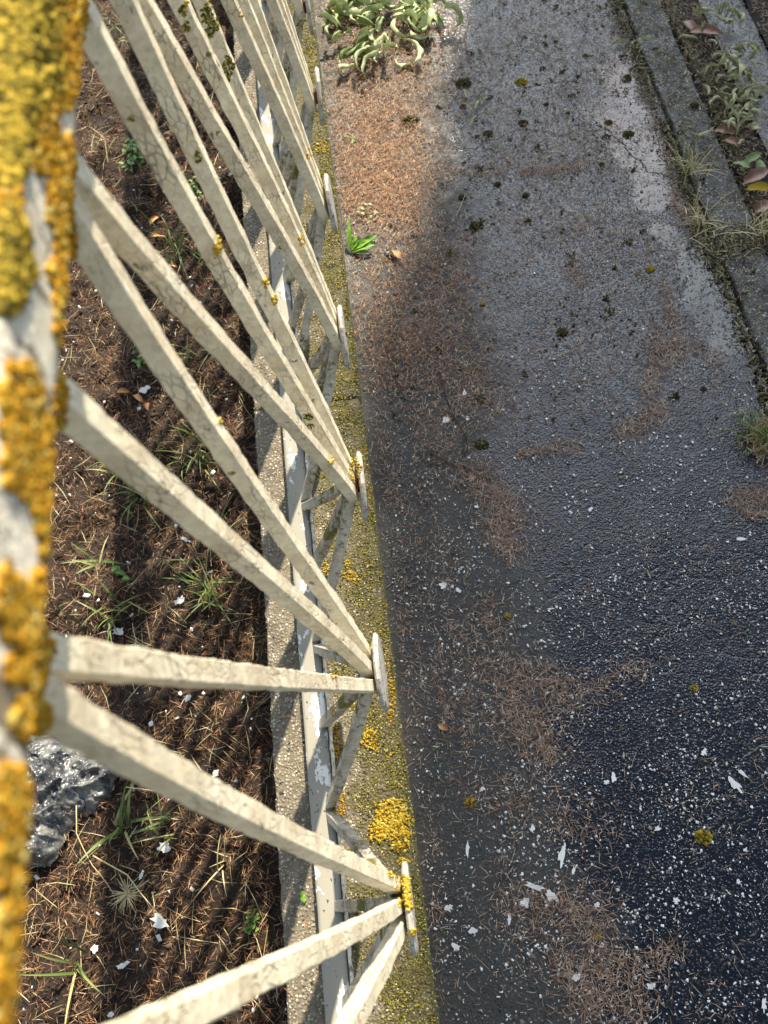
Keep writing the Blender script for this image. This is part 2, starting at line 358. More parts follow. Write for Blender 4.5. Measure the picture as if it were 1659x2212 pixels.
# ---------------------------------------------------------------- concrete wall under the railing
WX0, WX1, WZ = -.2150, -.0197, .103
wall = empty('low_wall', (-.117, 1.2, -.07), 'low weathered concrete wall with mossy right edge carrying the cream railing', 'wall')
WALLV = []
for (ya, yb) in ((-2.9, -.9), (-.897, .7915), (.7945, 3.0), (3.003, 5.2)):
    fine = ya > -1 and yb < 3.1
    V, Fc = grid_box(WX0, WX1, ya, yb, -.10, WZ, 28 if fine else 5, int((yb-ya)*(130 if fine else 12)), 6, .0016, 45, .003)
    mk('concrete_block', V, Fc, MC, wall, (-.117, (ya+yb)/2, -.07)); WALLV.append((V, Fc))

# ---------------------------------------------------------------- railing
S = .24; Xn, hn, Y6, Xr, dr, wr, Xb, hb, db, wnn = -.1611, 3.7259, -.0826, -.5333, -.0888, .4757, -.5603, 4.8664, .022, .068
HT = .93
NODE = {6: (-.1657, -.070), 5: (-.1780, .9235), 4: (-.1644, 1.927), 3: (-.1533, 2.914)}
PLATE = {6: (-.1207, -.087), 5: (-.1285, .918), 4: (-.1125, 1.911), 3: (-.1176, 2.890), 2: (-.0982, 3.934), 1: (-.0903, 4.929)}
BARS = {(6, 1): [.001, .008, -.118, -.248, .15], (6, 0): [-.043, -.013, .145, -.324, -.15], (6, -1): [-.01, .004, .026, -.257, -.118],
        (5, -1): [-.02, -.021, -.059, -.174, -.05], (5, 0): [-.028, -.015, .098, -.18, .083], (5, 1): [-.03, -.021, -.09, -.22, .10],
        (4, -1): [-.03, -.028, .03, -.26, -.05], (4, 0): [-.01, -.009, -.212, -.192, -.05], (4, 1): [-.04, -.007, -.10, -.25, .046],
        (3, -1): [-.073, -.013, .029, -.157, .084], (3, 0): [-.09, .011, .1, -.2, .055], (3, 1): [-.077, -.01, -.073, -.155, .01]}
def bar_path(n, o, k=90):
    r = BARS.get((n, o), [-.05, 0, -.05, -.15, .03]); Y = 6-n+Y6; xn, yn = NODE.get(n, (Xn+.012 if n < 3 else Xn, Y))
    y0 = Y+o*wr+dr+r[1]; y1 = yn+o*wnn; P = []
    for i in range(k):
        t = -.055+1.062*i/(k-1); g = t+r[2]*t*(1-t)+r[3]*t*(1-t)*(1-2*t); gy = t+r[4]*t*(1-t)
        x0 = Xr+r[0]; P.append((S*(x0+(xn-x0)*g), S*(y0+(y1-y0)*gy), CAMZ+S*(-HT+(HT-hn)*t)))
    return P
rail = empty('railing', (Xb*S, 1.2, WZ), 'weathered cream metal railing with bellied square bars and yellow lichen on its handrail', 'railing')
RM = []     # railing skin for sticking lichen on
TOPX0, TOPX1, TOPZ0, TOPZ1 = -.157, -.0993, CAMZ-.2115, CAMZ-.169
V, Fc = grid_box(TOPX0, TOPX1, -.95, 3.35, TOPZ0, TOPZ1, 10, 900, 8, .0006, 60, .003)
hr_o = mk('handrail', V, Fc, MPR, rail, (-.13, 1.2, TOPZ0), smooth=True); RM.append((V, Fc, 'handrail'))
br_z = CAMZ-hb*S-.004
V, Fc = grid_box(-.161, -.126, -.95, 3.35, br_z-.012, br_z, 6, 500, 1, .0003, 50, .001)
bot = mk('bottom_rail', V, Fc, MG, rail, (-.14, 1.2, br_z-.012)); RM.append((V, Fc, 'b'))
V, Fc = grid_box(-.1255, -.1205, -.95, 3.35, br_z-.016, br_z+.004, 2, 900, 2, .0010, 70, .001)
mk('rail_lip', V, Fc, MPR, bot, (-.123, 1.2, br_z-.016)); RM.append((V, Fc, 'b'))
HB = .0068
for n in range(8, -9, -1):
    for o in (-1, 0, 1):
        P = bar_path(n, o); org = P[-1]
        V, Fc = tube(P, HB, square=True, ch=.14, jit=.09)
        mk('bar', V, Fc, MP, rail, org); RM.append((V, Fc, 'bar'))
    Y = 6-n+Y6; xn, yn = NODE.get(n, (Xn+.012 if n < 3 else Xn, Y))
    for o in (-1, 0, 1):
        a = Vector((S*xn, S*(yn+o*.02), CAMZ-S*(hn-.015))); b = Vector((S*Xb+.003, S*(Y+db+o*.468), br_z-.002))
        c = a.lerp(b, .5)+Vector((.006, 0, -.006)); P = [a.lerp(c, t).lerp(c.lerp(b, t), t) for t in np.linspace(0, 1, 16)]
        V, Fc = tube(P, .0068, square=True, ch=.16, jit=.10)
        mk('lower_bar', V, Fc, MPL, rail, b[:]); RM.append((V, Fc, 'low'))
    # rosette plate: eight-sided flat disc standing on edge, and the rusty weld behind it
    px, py = PLATE.get(n, (-.116 if n > 6 else -.092, Y)); cx, cy, cz = S*px, S*py, CAMZ-S*hn
    th = .0034; rr = .043; k = 24; V = []; Fc = []
    prof = [(-th, rr*.93), (-th*.4, rr), (th*.4, rr), (th, rr*.93)]
    for i in range(k):
        a = 6.2832*(i+.5)/k; oct_ = 1/math.cos(((a+R(22.5)) % R(45))-R(22.5))*.5+.5
        for dx, r_ in prof:
            q = r_*oct_*(1+.02*nz(cy*9, a*2, dx*50)); V.append((cx+dx+.002*math.sin(n*2.1)*math.sin(a)*1.2, cy+q*math.cos(a), cz+q*math.sin(a)))
    V.append((cx-th, cy, cz)); V.append((cx+th, cy, cz))
    for i in range(k):
        j = (i+1) % k
        for s in range(3): Fc.append((i*4+s, j*4+s, j*4+s+1, i*4+s+1))
        Fc.append((i*4, 4*k, j*4)); Fc.append((i*4+3, j*4+3, 4*k+1))
    pl = mk('rosette_plate', V, Fc, MPP, rail, (cx, cy, cz-rr)); RM.append((V, Fc, 'plate'))
    V, Fc = tube([(S*xn+.004, S*yn, cz), (cx-th*.5, cy, cz)], .009, 10, xref=Vector((0, 0, 1)), jit=.2)
    mk('weld', V, Fc, MRU, pl, (S*xn, S*yn, cz))

# ---------------------------------------------------------------- lichen and moss stuck on the real surfaces
allV, allF, off = [], [], 0
for V, Fc, k in RM+[(a, b, 'wall') for a, b in WALLV]:
    V = [tuple(v) for v in V]; allV += V; allF += [tuple(int(i)+off for i in f) for f in Fc]; off += len(V)
BVH = BVHTree.FromPolygons(allV, allF)
def stick_each(blobs, *a, **k):
    for b in blobs:
        if b[5]: stick([b], *a, **k)
def stick(blobs, rad, mat, name, parent, base=ICO0, squash=.8, dens=1.0):
    """blobs: (u, v, ru, rv, angle, count); granules land where the direction meets railing or wall"""
    P, rr = [], []
    for u, v, ru, rv, an, n in blobs:
        ca, sa = math.cos(R(an)), math.sin(R(an))
        for _ in range(int(n*dens)):
            r = math.sqrt(random.random()); t = random.uniform(0, 6.283)
            r *= 1+.35*nz(math.cos(t)*2+u, math.sin(t)*2+v)
            x, y = ru*r*math.cos(t), rv*r*math.sin(t)
            d = ray(u+x*ca-y*sa, v+x*sa+y*ca)
            h = BVH.ray_cast(Vector((0, 0, CAMZ)), Vector(d).normalized())
            if h[0] is None: continue
            P.append(h[0][:]); rr.append(rad*random.uniform(.55, 1.4)); P[-1] = (P[-1][0], P[-1][1], P[-1][2]+rad*random.uniform(-.2, 1.1))
    if not P: return
    P = np.array(P); rr = np.array(rr)
    if len(blobs) == 1: kp = np.abs(P[:, 2]-np.median(P[:, 2])) < .022; P, rr = P[kp], rr[kp]
    V, Fc = blobs_mesh(P, np.array(rr), base, squash)
    return mk(name, V, Fc, mat, parent, tuple(P.mean(0)), smooth=True)
# handrail: olive growth on top, orange along the edge facing the pavement
stick([(10, 60, 90, 110, 0, 520), (60, 150, 80, 90, 0, 420), (10, 240, 60, 120, 0, 320), (90, 40, 50, 80, 0, 200), (20, 350, 40, 60, 0, 110), (20, 560, 48, 120, 0, 420), (10, 300, 40, 60, 0, 120)],
      .0016, MGL, 'lichen_crust', hr_o, ICO1, dens=1.8)
stick([(150, 60, 34, 110, 0, 560), (160, 160, 26, 60, 0, 260), (118, 210, 40, 40, 0, 180), (95, 300, 24, 80, 8, 220), (130, 400, 26, 110, 8, 360), (140, 560, 24, 130, 2, 420), (140, 690, 22, 60, 0, 170), (152, 350, 12, 30, 0, 50), (115, 590, 14, 20, 0, 40),
       (45, 850, 44, 60, -10, 360), (60, 950, 55, 90, -25, 520), (95, 1080, 38, 110, -12, 420), (115, 1190, 26, 50, 0, 120), (130, 870, 14, 60, 0, 90), (40, 1010, 35, 60, 0, 160),
       (45, 1330, 55, 75, -10, 420), (75, 1420, 35, 80, 0, 240), (20, 1290, 30, 60, 0, 140), (65, 1550, 40, 50, 0, 240), (90, 1260, 20, 30, 0, 60), (30, 1450, 20, 30, 0, 30),
       (25, 1740, 45, 80, 0, 380), (60, 1800, 38, 90, 0, 340), (20, 1860, 30, 70, 0, 160), (40, 2020, 50, 130, 0, 620), (30, 2150, 50, 90, 0, 420), (70, 2080, 20, 70, 0, 100), (75, 1700, 18, 30, 0, 40), (20, 450, 26, 40, 0, 90)],
      .0013, MO, 'lichen_crust', hr_o, ICO1, dens=1.8)
# wall
stick([(848, 1770, 40, 46, 20, 420), (862, 1805, 24, 38, 0, 230), (815, 1795, 20, 24, 0, 150), (845, 1765, 34, 40, 20, 300)], .0019, MY, 'lichen_patch', wall)
stick_each([(800, 1597, 17, 24, 0, 110)], .0016, MY, 'lichen_patch', wall)
stick_each([(758, 1245, 16, 12, 20, 70), (750, 1218, 8, 9, 0, 25)], .0016, MY, 'lichen_patch', wall)
stick_each([(698, 319, 18, 12, 0, 70)], .002, MY, 'lichen_patch', wall)
stick_each([(840, 1640-10, 8, 9, 0, 16), (815, 1620, 6, 9, 0, 14), (790, 940, 8, 50, 8, 60), (800, 1020, 6, 60, 5, 50), (846, 1500, 9, 55, 5, 110), (835, 1430, 6, 50, 5, 40)], .0012, MO, 'lichen_patch', wall)
stick_each([(735, 1740, 13, 38, 5, 130), (727, 1600, 7, 40, 0, 70), (722, 1520, 7, 24, 0, 30), (720, 1460, 6, 18, 0, 18)], .0014, MO, 'lichen_patch', bot)
stick_each([(766, 1020, 14, 30, 0, 90), (760, 992, 12, 12, 0, 40), (825, 985, 1, 1, 0, 0), (775, 990, 12, 8, 0, 30), (704, 1230, 8, 14, 0, 30)], .0014, MY, 'lichen_patch', rail)
stick_each([(872, 1862, 13, 10, 0, 70), (880, 1930, 15, 38, -8, 220), (893, 2012, 7, 7, 0, 22), (860, 1925, 8, 40, 0, 50), (845, 1890, 14, 8, 10, 40)], .0014, MY, 'lichen_patch', rail)
stick_each([(473, 532, 8, 24, 15, 70), (574, 612, 5, 10, 0, 22), (593, 645, 5, 12, 0, 18), (652, 520, 6, 14, 0, 26), (476, 910, 6, 6, 0, 10), (714, 998, 6, 12, 30, 16), (670, 330, 6, 18, 20, 24),
       (665, 150, 7, 60, 12, 90), (683, 185, 6, 14, 0, 20), (645, 60, 5, 40, 12, 40), (522, 30, 4, 14, 20, 10), (403, 15, 5, 14, 20, 12), (605, 370, 4, 24, 20, 26)], .0015, MY, 'lichen_patch', rail)
stick_each([(492, 150, 13, 30, 10, 150), (450, 20, 12, 40, 15, 110), (460, 60, 14, 24, 15, 90), (395, 25, 8, 14, 0, 40), (402, 60, 8, 12, 0, 36), (500, 1022, 7, 6, 0, 10), (690, 100, 8, 14, 0, 22), (283, 257, 6, 6, 0, 10), (428, 341, 7, 11, 0, 24),
       (600, 540, 6, 10, 0, 12), (690, 1070, 1, 1, 0, 0), (700, 1085, 30, 9, -35, 80), (665, 900, 12, 8, 0, 40), (668, 920, 10, 5, 0, 26), (650, 700, 7, 12, 0, 30), (655, 740, 8, 14, 0, 34)], .0012, MM, 'moss_patch', rail)
# moss cover of the wall's pavement side: countless granules
pts, rad = [], []
while len(pts) < 24000:
    x, y = random.uniform(-.122, WX1+.001), random.uniform(-.5, 2.6)
    d = fbm(x, y, 7, 22, 5)+(x+.06)*7-.10*max(0, y-.8)
    if d > random.uniform(-.45, .6): pts.append((x, y, WZ+.0004)); rad.append(random.uniform(.0006, .0015))
V, Fc = blobs_mesh(np.array(pts), np.array(rad), ICO0, .8); tag(mk('moss_cover', V, Fc, MM, wall, (-.06, 1, WZ)), kind='stuff')
pts = [(random.uniform(WX0+.003, WX1-.002), random.uniform(-.5, 2.6), WZ-.0003) for _ in range(30000)]
MAG = island('aggregate_grit', [(0, (.10, .085, .06)), (.5, (.27, .235, .17)), (.88, (.42, .38, .29)), (1, (.66, .62, .50))], .6)
V, Fc = blobs_mesh(np.array(pts), rng.uniform(.0005, .0014, len(pts)), ICO0, .7); tag(mk('aggregate', V, Fc, MAG, wall, (-.117, 1, WZ)), kind='stuff')

# ---------------------------------------------------------------- kerb
for (ya, yb, lb) in ((1.105, 3.2, 'long damp kerb stone at the upper right of the pavement, litter across it'), (-.15, 1.085, 'dark wet kerb stone at the right picture edge below the dry grass gap'), (-2.2, -.16, None), (3.21, 5.2, None)):
    if lb is None: lb = 'grey kerb stone continuing the edge far ahead' if ya > 0 else 'grey kerb stone behind the viewer continuing the edge'
    V, Fc = grid_box(.742, .838, ya, yb, -.06, .011, 14, int((yb-ya)*110) if -1 < ya < 3 else 30, 3, .0034, 30, .006)
    o = mk('kerb_stone', V, Fc, MK, None, (.79, (ya+yb)/2, -.06), smooth=False); tag(o, lb, 'kerb stone', 'kerb stones along the pavement')

# ---------------------------------------------------------------- needle litter
ORANGE = [(700, 100, 960, 130, 80, 2600), (720, 230, 900, 250, 70, 2600), (740, 330, 890, 350, 75, 3400), (740, 430, 900, 440, 60, 2400), (780, 600, 960, 620, 110, 1500), (800, 720, 900, 800, 90, 1100), (720, 40, 980, 40, 60, 1500)]
CLUMP = [(900, 500, 980, 620, 90, 1300), (880, 700, 1040, 780, 80, 1500), (940, 820, 1080, 880, 70, 1300), (930, 900, 960, 1000, 60, 700), (1010, 1010, 1120, 1130, 45, 1200), (1060, 1120, 1110, 1200, 35, 600), (1040, 1290, 1080, 1400, 40, 300),
         (1080, 1440, 1240, 1500, 50, 750), (1100, 1500, 1190, 1640, 55, 1000), (1200, 1510, 1400, 1440, 26, 300), (980, 1330, 1060, 1480, 50, 350), (1120, 980, 1240, 960, 16, 300), (1340, 940, 1440, 880, 26, 550), (1400, 860, 1430, 740, 26, 450),
         (1410, 720, 1470, 780, 40, 500), (1440, 640, 1480, 760, 24, 260), (1430, 590, 1450, 690, 14, 160), (1500, 740, 1560, 800, 20, 140), (1230, 560, 1260, 620, 22, 260), (1120, 375, 1270, 355, 12, 420), (960, 370, 1090, 370, 14, 350), (1220, 500, 1300, 470, 30, 220),
         (1580, 1080, 1659, 1070, 26, 420), (1600, 1110, 1659, 1110, 14, 150), (980, 200, 1320, 220, 110, 1300), (1000, 60, 1330, 90, 90, 1200), (1020, 290, 1340, 330, 90, 900), (1150, 460, 1400, 540, 80, 900), (1270, 1780, 1300, 1800, 60, 100), (1150, 1950, 1300, 1990, 50, 420),
         (1250, 2050, 1400, 2110, 50, 520), (1260, 2120, 1400, 2190, 40, 380), (1180, 2050, 1300, 2200, 60, 500), (1400, 2060, 1470, 2050, 24, 140), (1080, 1900, 1150, 2020, 60, 300), (950, 1500, 1100, 1600, 90, 500), (900, 1300, 1000, 1600, 60, 500), (860, 1000, 960, 1250, 60, 600),
         (1000, 1700, 1250, 1780, 60, 500), (1250, 1900, 1290, 2030, 70, 260), (870, 1150, 880, 1500, 20, 120), (930, 1700, 950, 2180, 22, 150), (1340, 60, 1430, 300, 14, 500), (1430, 300, 1470, 460, 12, 420), (1460, 430, 1530, 520, 26, 700), (1540, 530, 1640, 800, 12, 420),
         (1570, 610, 1640, 730, 22, 220), (820, 900, 850, 1100, 22, 260)]
def on_pave(P): return P[(P[:, 0] > WX1+.004) & (P[:, 0] < .738)]
P = on_pave(sample_strokes([(a, b, c, d, e*1.35, int(n*1.15)) for a, b, c, d, e, n in ORANGE])); P[:, 2] = .0015+rng.uniform(0, .006, len(P))
V, Fc = needles_mesh(P, rng.lognormal(math.log(.0105), .3, len(P)), rng.uniform(.0006, .0012, len(P)), .4)
tag(mk('needle_drift', V, Fc, MN), 'thick orange drift of dry conifer needles along the sunlit wall foot', 'pine needles', kind='stuff')
P = on_pave(sample_strokes([(a, b, c, d, e*1.15, int(n*.72)) for a, b, c, d, e, n in CLUMP])); P[:, 2] = .001+rng.uniform(0, .003, len(P))
Q = np.array([(random.uniform(WX1+.004, .736), random.uniform(-.35, 2.3), .0012) for _ in range(9500)])
Q = Q[[fbm(a, b, 4, 7, 4) > random.uniform(-.6, .6) for a, b, _ in Q]]
P = np.vstack([P, Q])
V, Fc = needles_mesh(P, rng.lognormal(math.log(.0115), .32, len(P)), rng.uniform(.0006, .0011, len(P)), .2)
tag(mk('needle_litter', V, Fc, MNW), 'damp brown conifer needles in clumps and trails over the wet pavement', 'pine needles', kind='stuff')
Q = np.array([(random.uniform(-.78, -.2165), random.uniform(-.35, 2.5), 0) for _ in range(74000)])
Q = Q[[fbm(a, b, 8, 16, 4) > random.uniform(-.95, .15) for a, b, _ in Q]]
Q[:, 2] = [soilz(a, b)+abs(random.gauss(0, .006))+.001 for a, b, _ in Q]
V, Fc = needles_mesh(Q, rng.lognormal(math.log(.0115), .35, len(Q)), rng.uniform(.0006, .0012, len(Q)), 1.0)
tag(mk('needle_mulch', V, Fc, MNM), 'deep mulch of red-brown conifer needles on the soil behind the wall', 'pine needles', kind='stuff')
MCR = island('soil_crumb', [(0, (.012, .009, .006)), (.5, (.04, .026, .016)), (.85, (.10, .065, .04)), (1, (.22, .15, .09))], .9)
Q = np.array([(random.uniform(-.78, -.2165), random.uniform(-.35, 2.5), 0) for _ in range(9000)]); Q[:, 2] = [soilz(a, b)+.001 for a, b, _ in Q]
V, Fc = blobs_mesh(Q, rng.lognormal(math.log(.0022), .5, len(Q)), ICO0, .8, .45); tag(mk('soil_crumbs', V, Fc, MCR), 'dark crumbs of soil and bark among the mulch', 'soil crumbs', kind='stuff')
Q = np.array([(random.uniform(-.78, -.22), random.uniform(-.35, 2.5), 0) for _ in range(900)]); Q[:, 2] = [soilz(a, b)+.009 for a, b, _ in Q]
V, Fc = needles_mesh(Q, rng.uniform(.020, .065, len(Q)), rng.uniform(.0009, .0016, len(Q)), .3); tag(mk('dry_stems', V, Fc, MDG), 'pale dry stems strewn through the mulch', 'dry stems', kind='stuff')
Q = np.array([(random.uniform(.835, 1.3), random.uniform(-.1, 2.5), 0) for _ in range(20000)])
keep = [(x < .945) or (x > 1.035) or random.random() < .22 for x, y, _ in Q]; Q = Q[keep]
Q[:, 2] = [(.008+.008*fbm(a, b, 0, 14, 4)) if a < .95 else (.020+.010*fbm(a, b, 0, 9, 4) if a > 1.03 else .006) for a, b, _ in Q]
V, Fc = needles_mesh(Q, rng.uniform(.008, .018, len(Q)), rng.uniform(.0009, .0014, len(Q)), .3)
tag(mk('verge_needles', V, Fc, MNW), 'dull needle litter in the strip and verge beyond the kerb', 'pine needles', kind='stuff')
Q = np.array([(random.uniform(.745, .835), random.uniform(-.1, 2.5), .0125) for _ in range(2600)])
Q = Q[[fbm(a, b, 3, 14, 4)+(abs(a-.79)-.02)*9 > random.uniform(-.5, .7) for a, b, _ in Q]]
V, Fc = needles_mesh(Q, rng.uniform(.008, .015, len(Q)), rng.uniform(.0009, .0013, len(Q)), .1)
tag(mk('kerb_needles', V, Fc, MNW), 'scattered needles lying on the kerb stones', 'pine needles', kind='stuff')
Q = np.array([(random.uniform(-.212, -.165) if random.random() < .6 else random.uniform(-.118, -.024), random.uniform(-.2, 2.3), WZ+.0015) for _ in range(90)])
V, Fc = needles_mesh(Q, rng.uniform(.010, .020, len(Q)), np.full(len(Q), .0009), .1)
tag(mk('wall_needles', V, Fc, MN), 'few loose tan needles on the concrete wall top', 'pine needles', kind='stuff')

MLC = island('leaf_crumb', [(0, (.03, .028, .016)), (.4, (.12, .105, .05)), (.7, (.27, .22, .11)), (.9, (.42, .36, .20)), (1, (.55, .47, .30))], .7)
Q = []
while len(Q) < 9500:
    x, y = random.uniform(WX1+.01, 1.3), random.uniform(-.2, 2.6)
    wgt = (.12+.88*min(1, max(0, (y-.75)/.8))) if x < .74 else (.5 if x < .84 else 1.0)
    if x < .74 and x > .66: wgt = max(wgt, .7)
    if random.random() < wgt*(.5+.9*fbm(x, y, 6, 8, 4)): Q.append((x, y, .0125 if .74 < x < .84 else (.006 if x > .84 else .0015)))
Q = np.array(Q); V, Fc = needles_mesh(Q, rng.lognormal(math.log(.0055), .45, len(Q)), rng.uniform(.0014, .0036, len(Q)), .5)
tag(mk('leaf_crumbs', V, Fc, MLC), 'crumbled leaf and moss bits scattered over the upper pavement, kerb and verge', 'leaf crumbs', kind='stuff')
Q = []
for _ in range(13000):
    y = random.uniform(-.15, 2.5); k = random.random()
    x = (.738-abs(random.gauss(0, .012)) if k < .4 else (.845+abs(random.gauss(0, .018)) if k < .8 else random.gauss(.79, .03)))
    if fbm(x*.6, y, 12, 7, 4) > random.uniform(-.5, .35): Q.append((x, y, .0125 if .745 < x < .835 else .004+random.uniform(0, .008)))
for _ in range(900): Q.append((random.gauss(.775, .035), random.gauss(1.11, .022), .010+random.uniform(0, .006)))
Q = np.array(Q); V, Fc = needles_mesh(Q, rng.lognormal(math.log(.0075), .5, len(Q)), rng.uniform(.0010, .0030, len(Q)), .6)
tag(mk('kerb_debris', V, Fc, MLC), 'dirt, moss and leaf bits packed along both edges of the kerb', 'debris', kind='stuff')
Q = np.array([(random.gauss(.738, .008) if random.random() < .5 else random.gauss(.842, .010), random.uniform(-.1, 2.5), .004) for _ in range(5000)]); Q = Q[[fbm(0, b, 2, 6, 3) > random.uniform(-.4, .4) for a, b, _ in Q]]
V, Fc = blobs_mesh(Q, rng.uniform(.0015, .0045, len(Q)), ICO0, .8); tag(mk('kerb_moss', V, Fc, MDM), 'dark moss and mud cushions in the kerb seams', 'moss', kind='stuff')
Q = np.array([(random.uniform(WX1+.02, .735), random.uniform(.75, 2.4), .0018) for _ in range(15000)]); Q = Q[[fbm(a, b, 9, 6, 4) > random.uniform(-.45, .6)-.5*min(1, max(0, b-1.1)) for a, b, _ in Q]]
V, Fc = needles_mesh(Q, rng.lognormal(math.log(.0095), .35, len(Q)), rng.uniform(.0007, .0014, len(Q)), .25); tag(mk('fine_litter', V, Fc, MNW), 'fine pale needle litter speckling the far half of the pavement', 'pine needles', kind='stuff')
# ---------------------------------------------------------------- paint flakes
def flake(cx, cy, cz, L, W, rot, k=15, tilt=.12, acc=None):
    V = []; 
    for lvl in (0, .0006):
        for i in range(k):
            a = 6.2832*i/k; r = 1+random.uniform(-.5, .25)
            if lvl: r = rs[i]
            else:
                if i == 0: rs = []
                rs.append(r)
            x, y = L*.5*math.cos(a)*r, W*.5*math.sin(a)*r
            V.append((x*math.cos(rot)-y*math.sin(rot), x*math.sin(rot)+y*math.cos(rot), lvl+tilt*y+.4*abs(x)*tilt))
    V = np.array(V); V[:, 2] -= V[:, 2].min(); V += (cx, cy, cz)
    Fc = [tuple(range(k))[::-1], tuple(range(k, 2*k))]+[(i, (i+1) % k, k+(i+1) % k, k+i) for i in range(k)]
    return V, Fc
def chips(P, size, name, label):
    """tiny four-sided chips as one mesh"""
    n = len(P); a = rng.uniform(0, 6.28, n); L = np.minimum(size*rng.lognormal(0, .55, n), size*3); Wd = L*rng.uniform(.35, .9, n)
    c = np.array([(-.5, -.4), (.45, -.5), (.55, .35), (-.3, .5)])
    X = c[None, :, 0]*L[:, None]*rng.uniform(.7, 1.3, (n, 4)); Y = c[None, :, 1]*Wd[:, None]*rng.uniform(.7, 1.3, (n, 4))
    ca, sa = np.cos(a)[:, None], np.sin(a)[:, None]; V = np.stack([X*ca-Y*sa, X*sa+Y*ca, rng.uniform(0, .0012, (n, 4))], -1)+P[:, None, :]
    V2 = V+np.array([0, 0, .0005]); A = np.concatenate([V, V2], 1).reshape(-1, 3); b = (np.arange(n)*8)[:, None]
    Fc = np.concatenate([b+np.array(f) for f in ((3, 2, 1, 0), (4, 5, 6, 7), (0, 1, 5, 4), (1, 2, 6, 5), (2, 3, 7, 6), (3, 0, 4, 7))])
    return tag(mk(name, A, Fc, MF), label, 'paint flakes', kind='stuff')
Q = []
while len(Q) < 11500:
    x, y = random.uniform(WX1+.01, .735), random.uniform(-.35, 1.3)
    if random.random() < max(.05, 1-.85*max(0, y+.12))*(.55+.9*max(-.4, fbm(x, y, 1, 9, 3))) : Q.append((x, y, .0012))
Q = np.array(Q); chips(Q, .0017, 'paint_specks', 'tiny white paint specks sprinkled over the dark wet pavement')
Q = np.array([(random.uniform(-.72, -.225), random.uniform(-.3, 1.6), 0) for _ in range(260)]); Q[:, 2] = [soilz(a, b)+.009 for a, b, _ in Q]
chips(Q, .0042, 'soil_paint_chips', 'small white paint chips lying among the needles behind the wall')
FL = [(1215, 1845, .042, .011, 65, 'long bright white paint strip on the dark asphalt, upright in the lower middle'), (1155, 1915, .030, .008, -25, 'curled white paint flake left end of the flake cluster below the long strip'),
      (1190, 1935, .020, .014, -35, 'wide white paint flake at the right of the flake cluster below the long strip'), (1135, 1950, .016, .013, 30, 'chunky white paint flake lowest of the cluster below the long strip'),
      (1588, 1695, .026, .012, -60, 'large pale grey pointed paint flake near the right picture edge'), (1603, 1670, .020, .006, -50, 'thin crooked white flake just above the large pale pointed one'),
      (964, 908, .016, .014, 10, 'large white flake on the brown needle clump beside the twig'), (1003, 850, .014, .007, 80, 'small white flake above the needle clump near the twig'), (1010, 905, .010, .008, 60, 'white flake right of the larger one by the twig'),
      (1030, 1095, .010, .006, 0, None), (957, 1265, .015, .012, 40, 'white torn flake in the middle of the pavement by the mossy wall'), (990, 1275, .011, .008, -40, None), (1150, 1790, .012, .009, 70, None),
      (1010, 1835, .022, .006, 80, None), (1460, 1945, .009, .008, 0, None), (1420, 1790, .010, .007, 20, None), (1325, 1680, .014, .008, 80, None), (1100, 1985, .016, .006, 80, None), (985, 2045, .014, .012, 0, None), (1245, 2110, .014, .010, 20, None),
      (1190, 1325-10, .012, .003, 0, None), (1340, 1045+5, .009, .003, 0, None), (1275, 1065+35, .010, .007, 30, None), (1600, 1145+20, .02, .005, -10, None), (1310, 1690, .01, .006, 0, None), (1520, 1635-10, .012, .007, 50, None), (1040, 1695+10, .01, .008, 0, None),
      (1240, 1880, .012, .005, 60, None), (1595, 1905, .008, .007, 0, None), (1710-60, 2170, .018, .006, 70, None), (1290, 1955, .010, .007, 0, None), (1705-300, 2130, .014, .008, 0, None), (930, 2110, .012, .009, 0, None), (1020, 2010, .014, .008, 0, None), (970, 1960, .014, .009, 0, None)]
for (u, v, L, W_, a, lb) in FL:
    p = at(u, v, .002); V, Fc = flake(p[0], p[1], .002, L, W_, R(a)); o = mk('paint_flake', V, Fc, MF, None, tuple(p))
    tag(o, lb or 'small irregular white paint flake on the dark wet pavement', 'paint flake', 'white paint flakes on the pavement')
for (u, v, L, W_, a, lb) in [(310, 838, .022, .015, 20, 'rounded white paint flake on the needles beside the third bar'), (355, 1905+85, .030, .022, -30, 'pale grey crumpled flake on the mulch under the dry stalk'), (352, 1830, .022, .018, 30, 'bright white flake on the mulch right of the dark plastic'),
                          (450, 1265-30, .016, .004, 20, None), (400, 1165, .022, .007, -30, 'thin white flake behind the wall among the grass'), (388, 1300, .022, .012, 40, None), (250, 1360, .022, .016, 30, None), (265, 2085, .022, .008, 15, None), (205, 2050, .016, .012, 0, None),
                          (465, 1720-50, .016, .01, 60, None), (240, 2210-20, .01, .009, 0, None), (330, 1555+10, .014, .008, 40, None), (410, 1510, .014, .008, 40, None), (300, 1890, .014, .006, 60, None)]:
    p = at(u, v, SOILZ+.012); z = soilz(p[0], p[1])+.012; V, Fc = flake(p[0], p[1], z, L, W_, R(a), tilt=.25); o = mk('paint_flake', V, Fc, MF, None, (p[0], p[1], z))
    tag(o, lb or 'white paint flake lying on the needle mulch behind the wall', 'paint flake', 'white paint flakes on the mulch')

PP_, RR_ = [], []
for _ in range(800):
    x, y = random.uniform(WX1+.03, 1.12), 2.4-1.7*random.random()**1.3
    if fbm(x, y, 15, 5, 3) < random.uniform(-.5, .4): continue
    r = random.choice((.002, .0025, .003, .004, .0055))
    for _k in range(9): PP_.append((x+random.gauss(0, r*.8), y+random.gauss(0, r*.7), (.001 if x < .74 else .010)+random.uniform(0, r*.7))); RR_.append(r*random.uniform(.25, .6))
V, Fc = blobs_mesh(np.array(PP_), np.array(RR_), ICO0, .9, .5); tag(mk('moss_crumbs', V, Fc, MDM), 'dark crumbs of moss and bark speckling the far pavement', 'moss crumbs', kind='stuff')
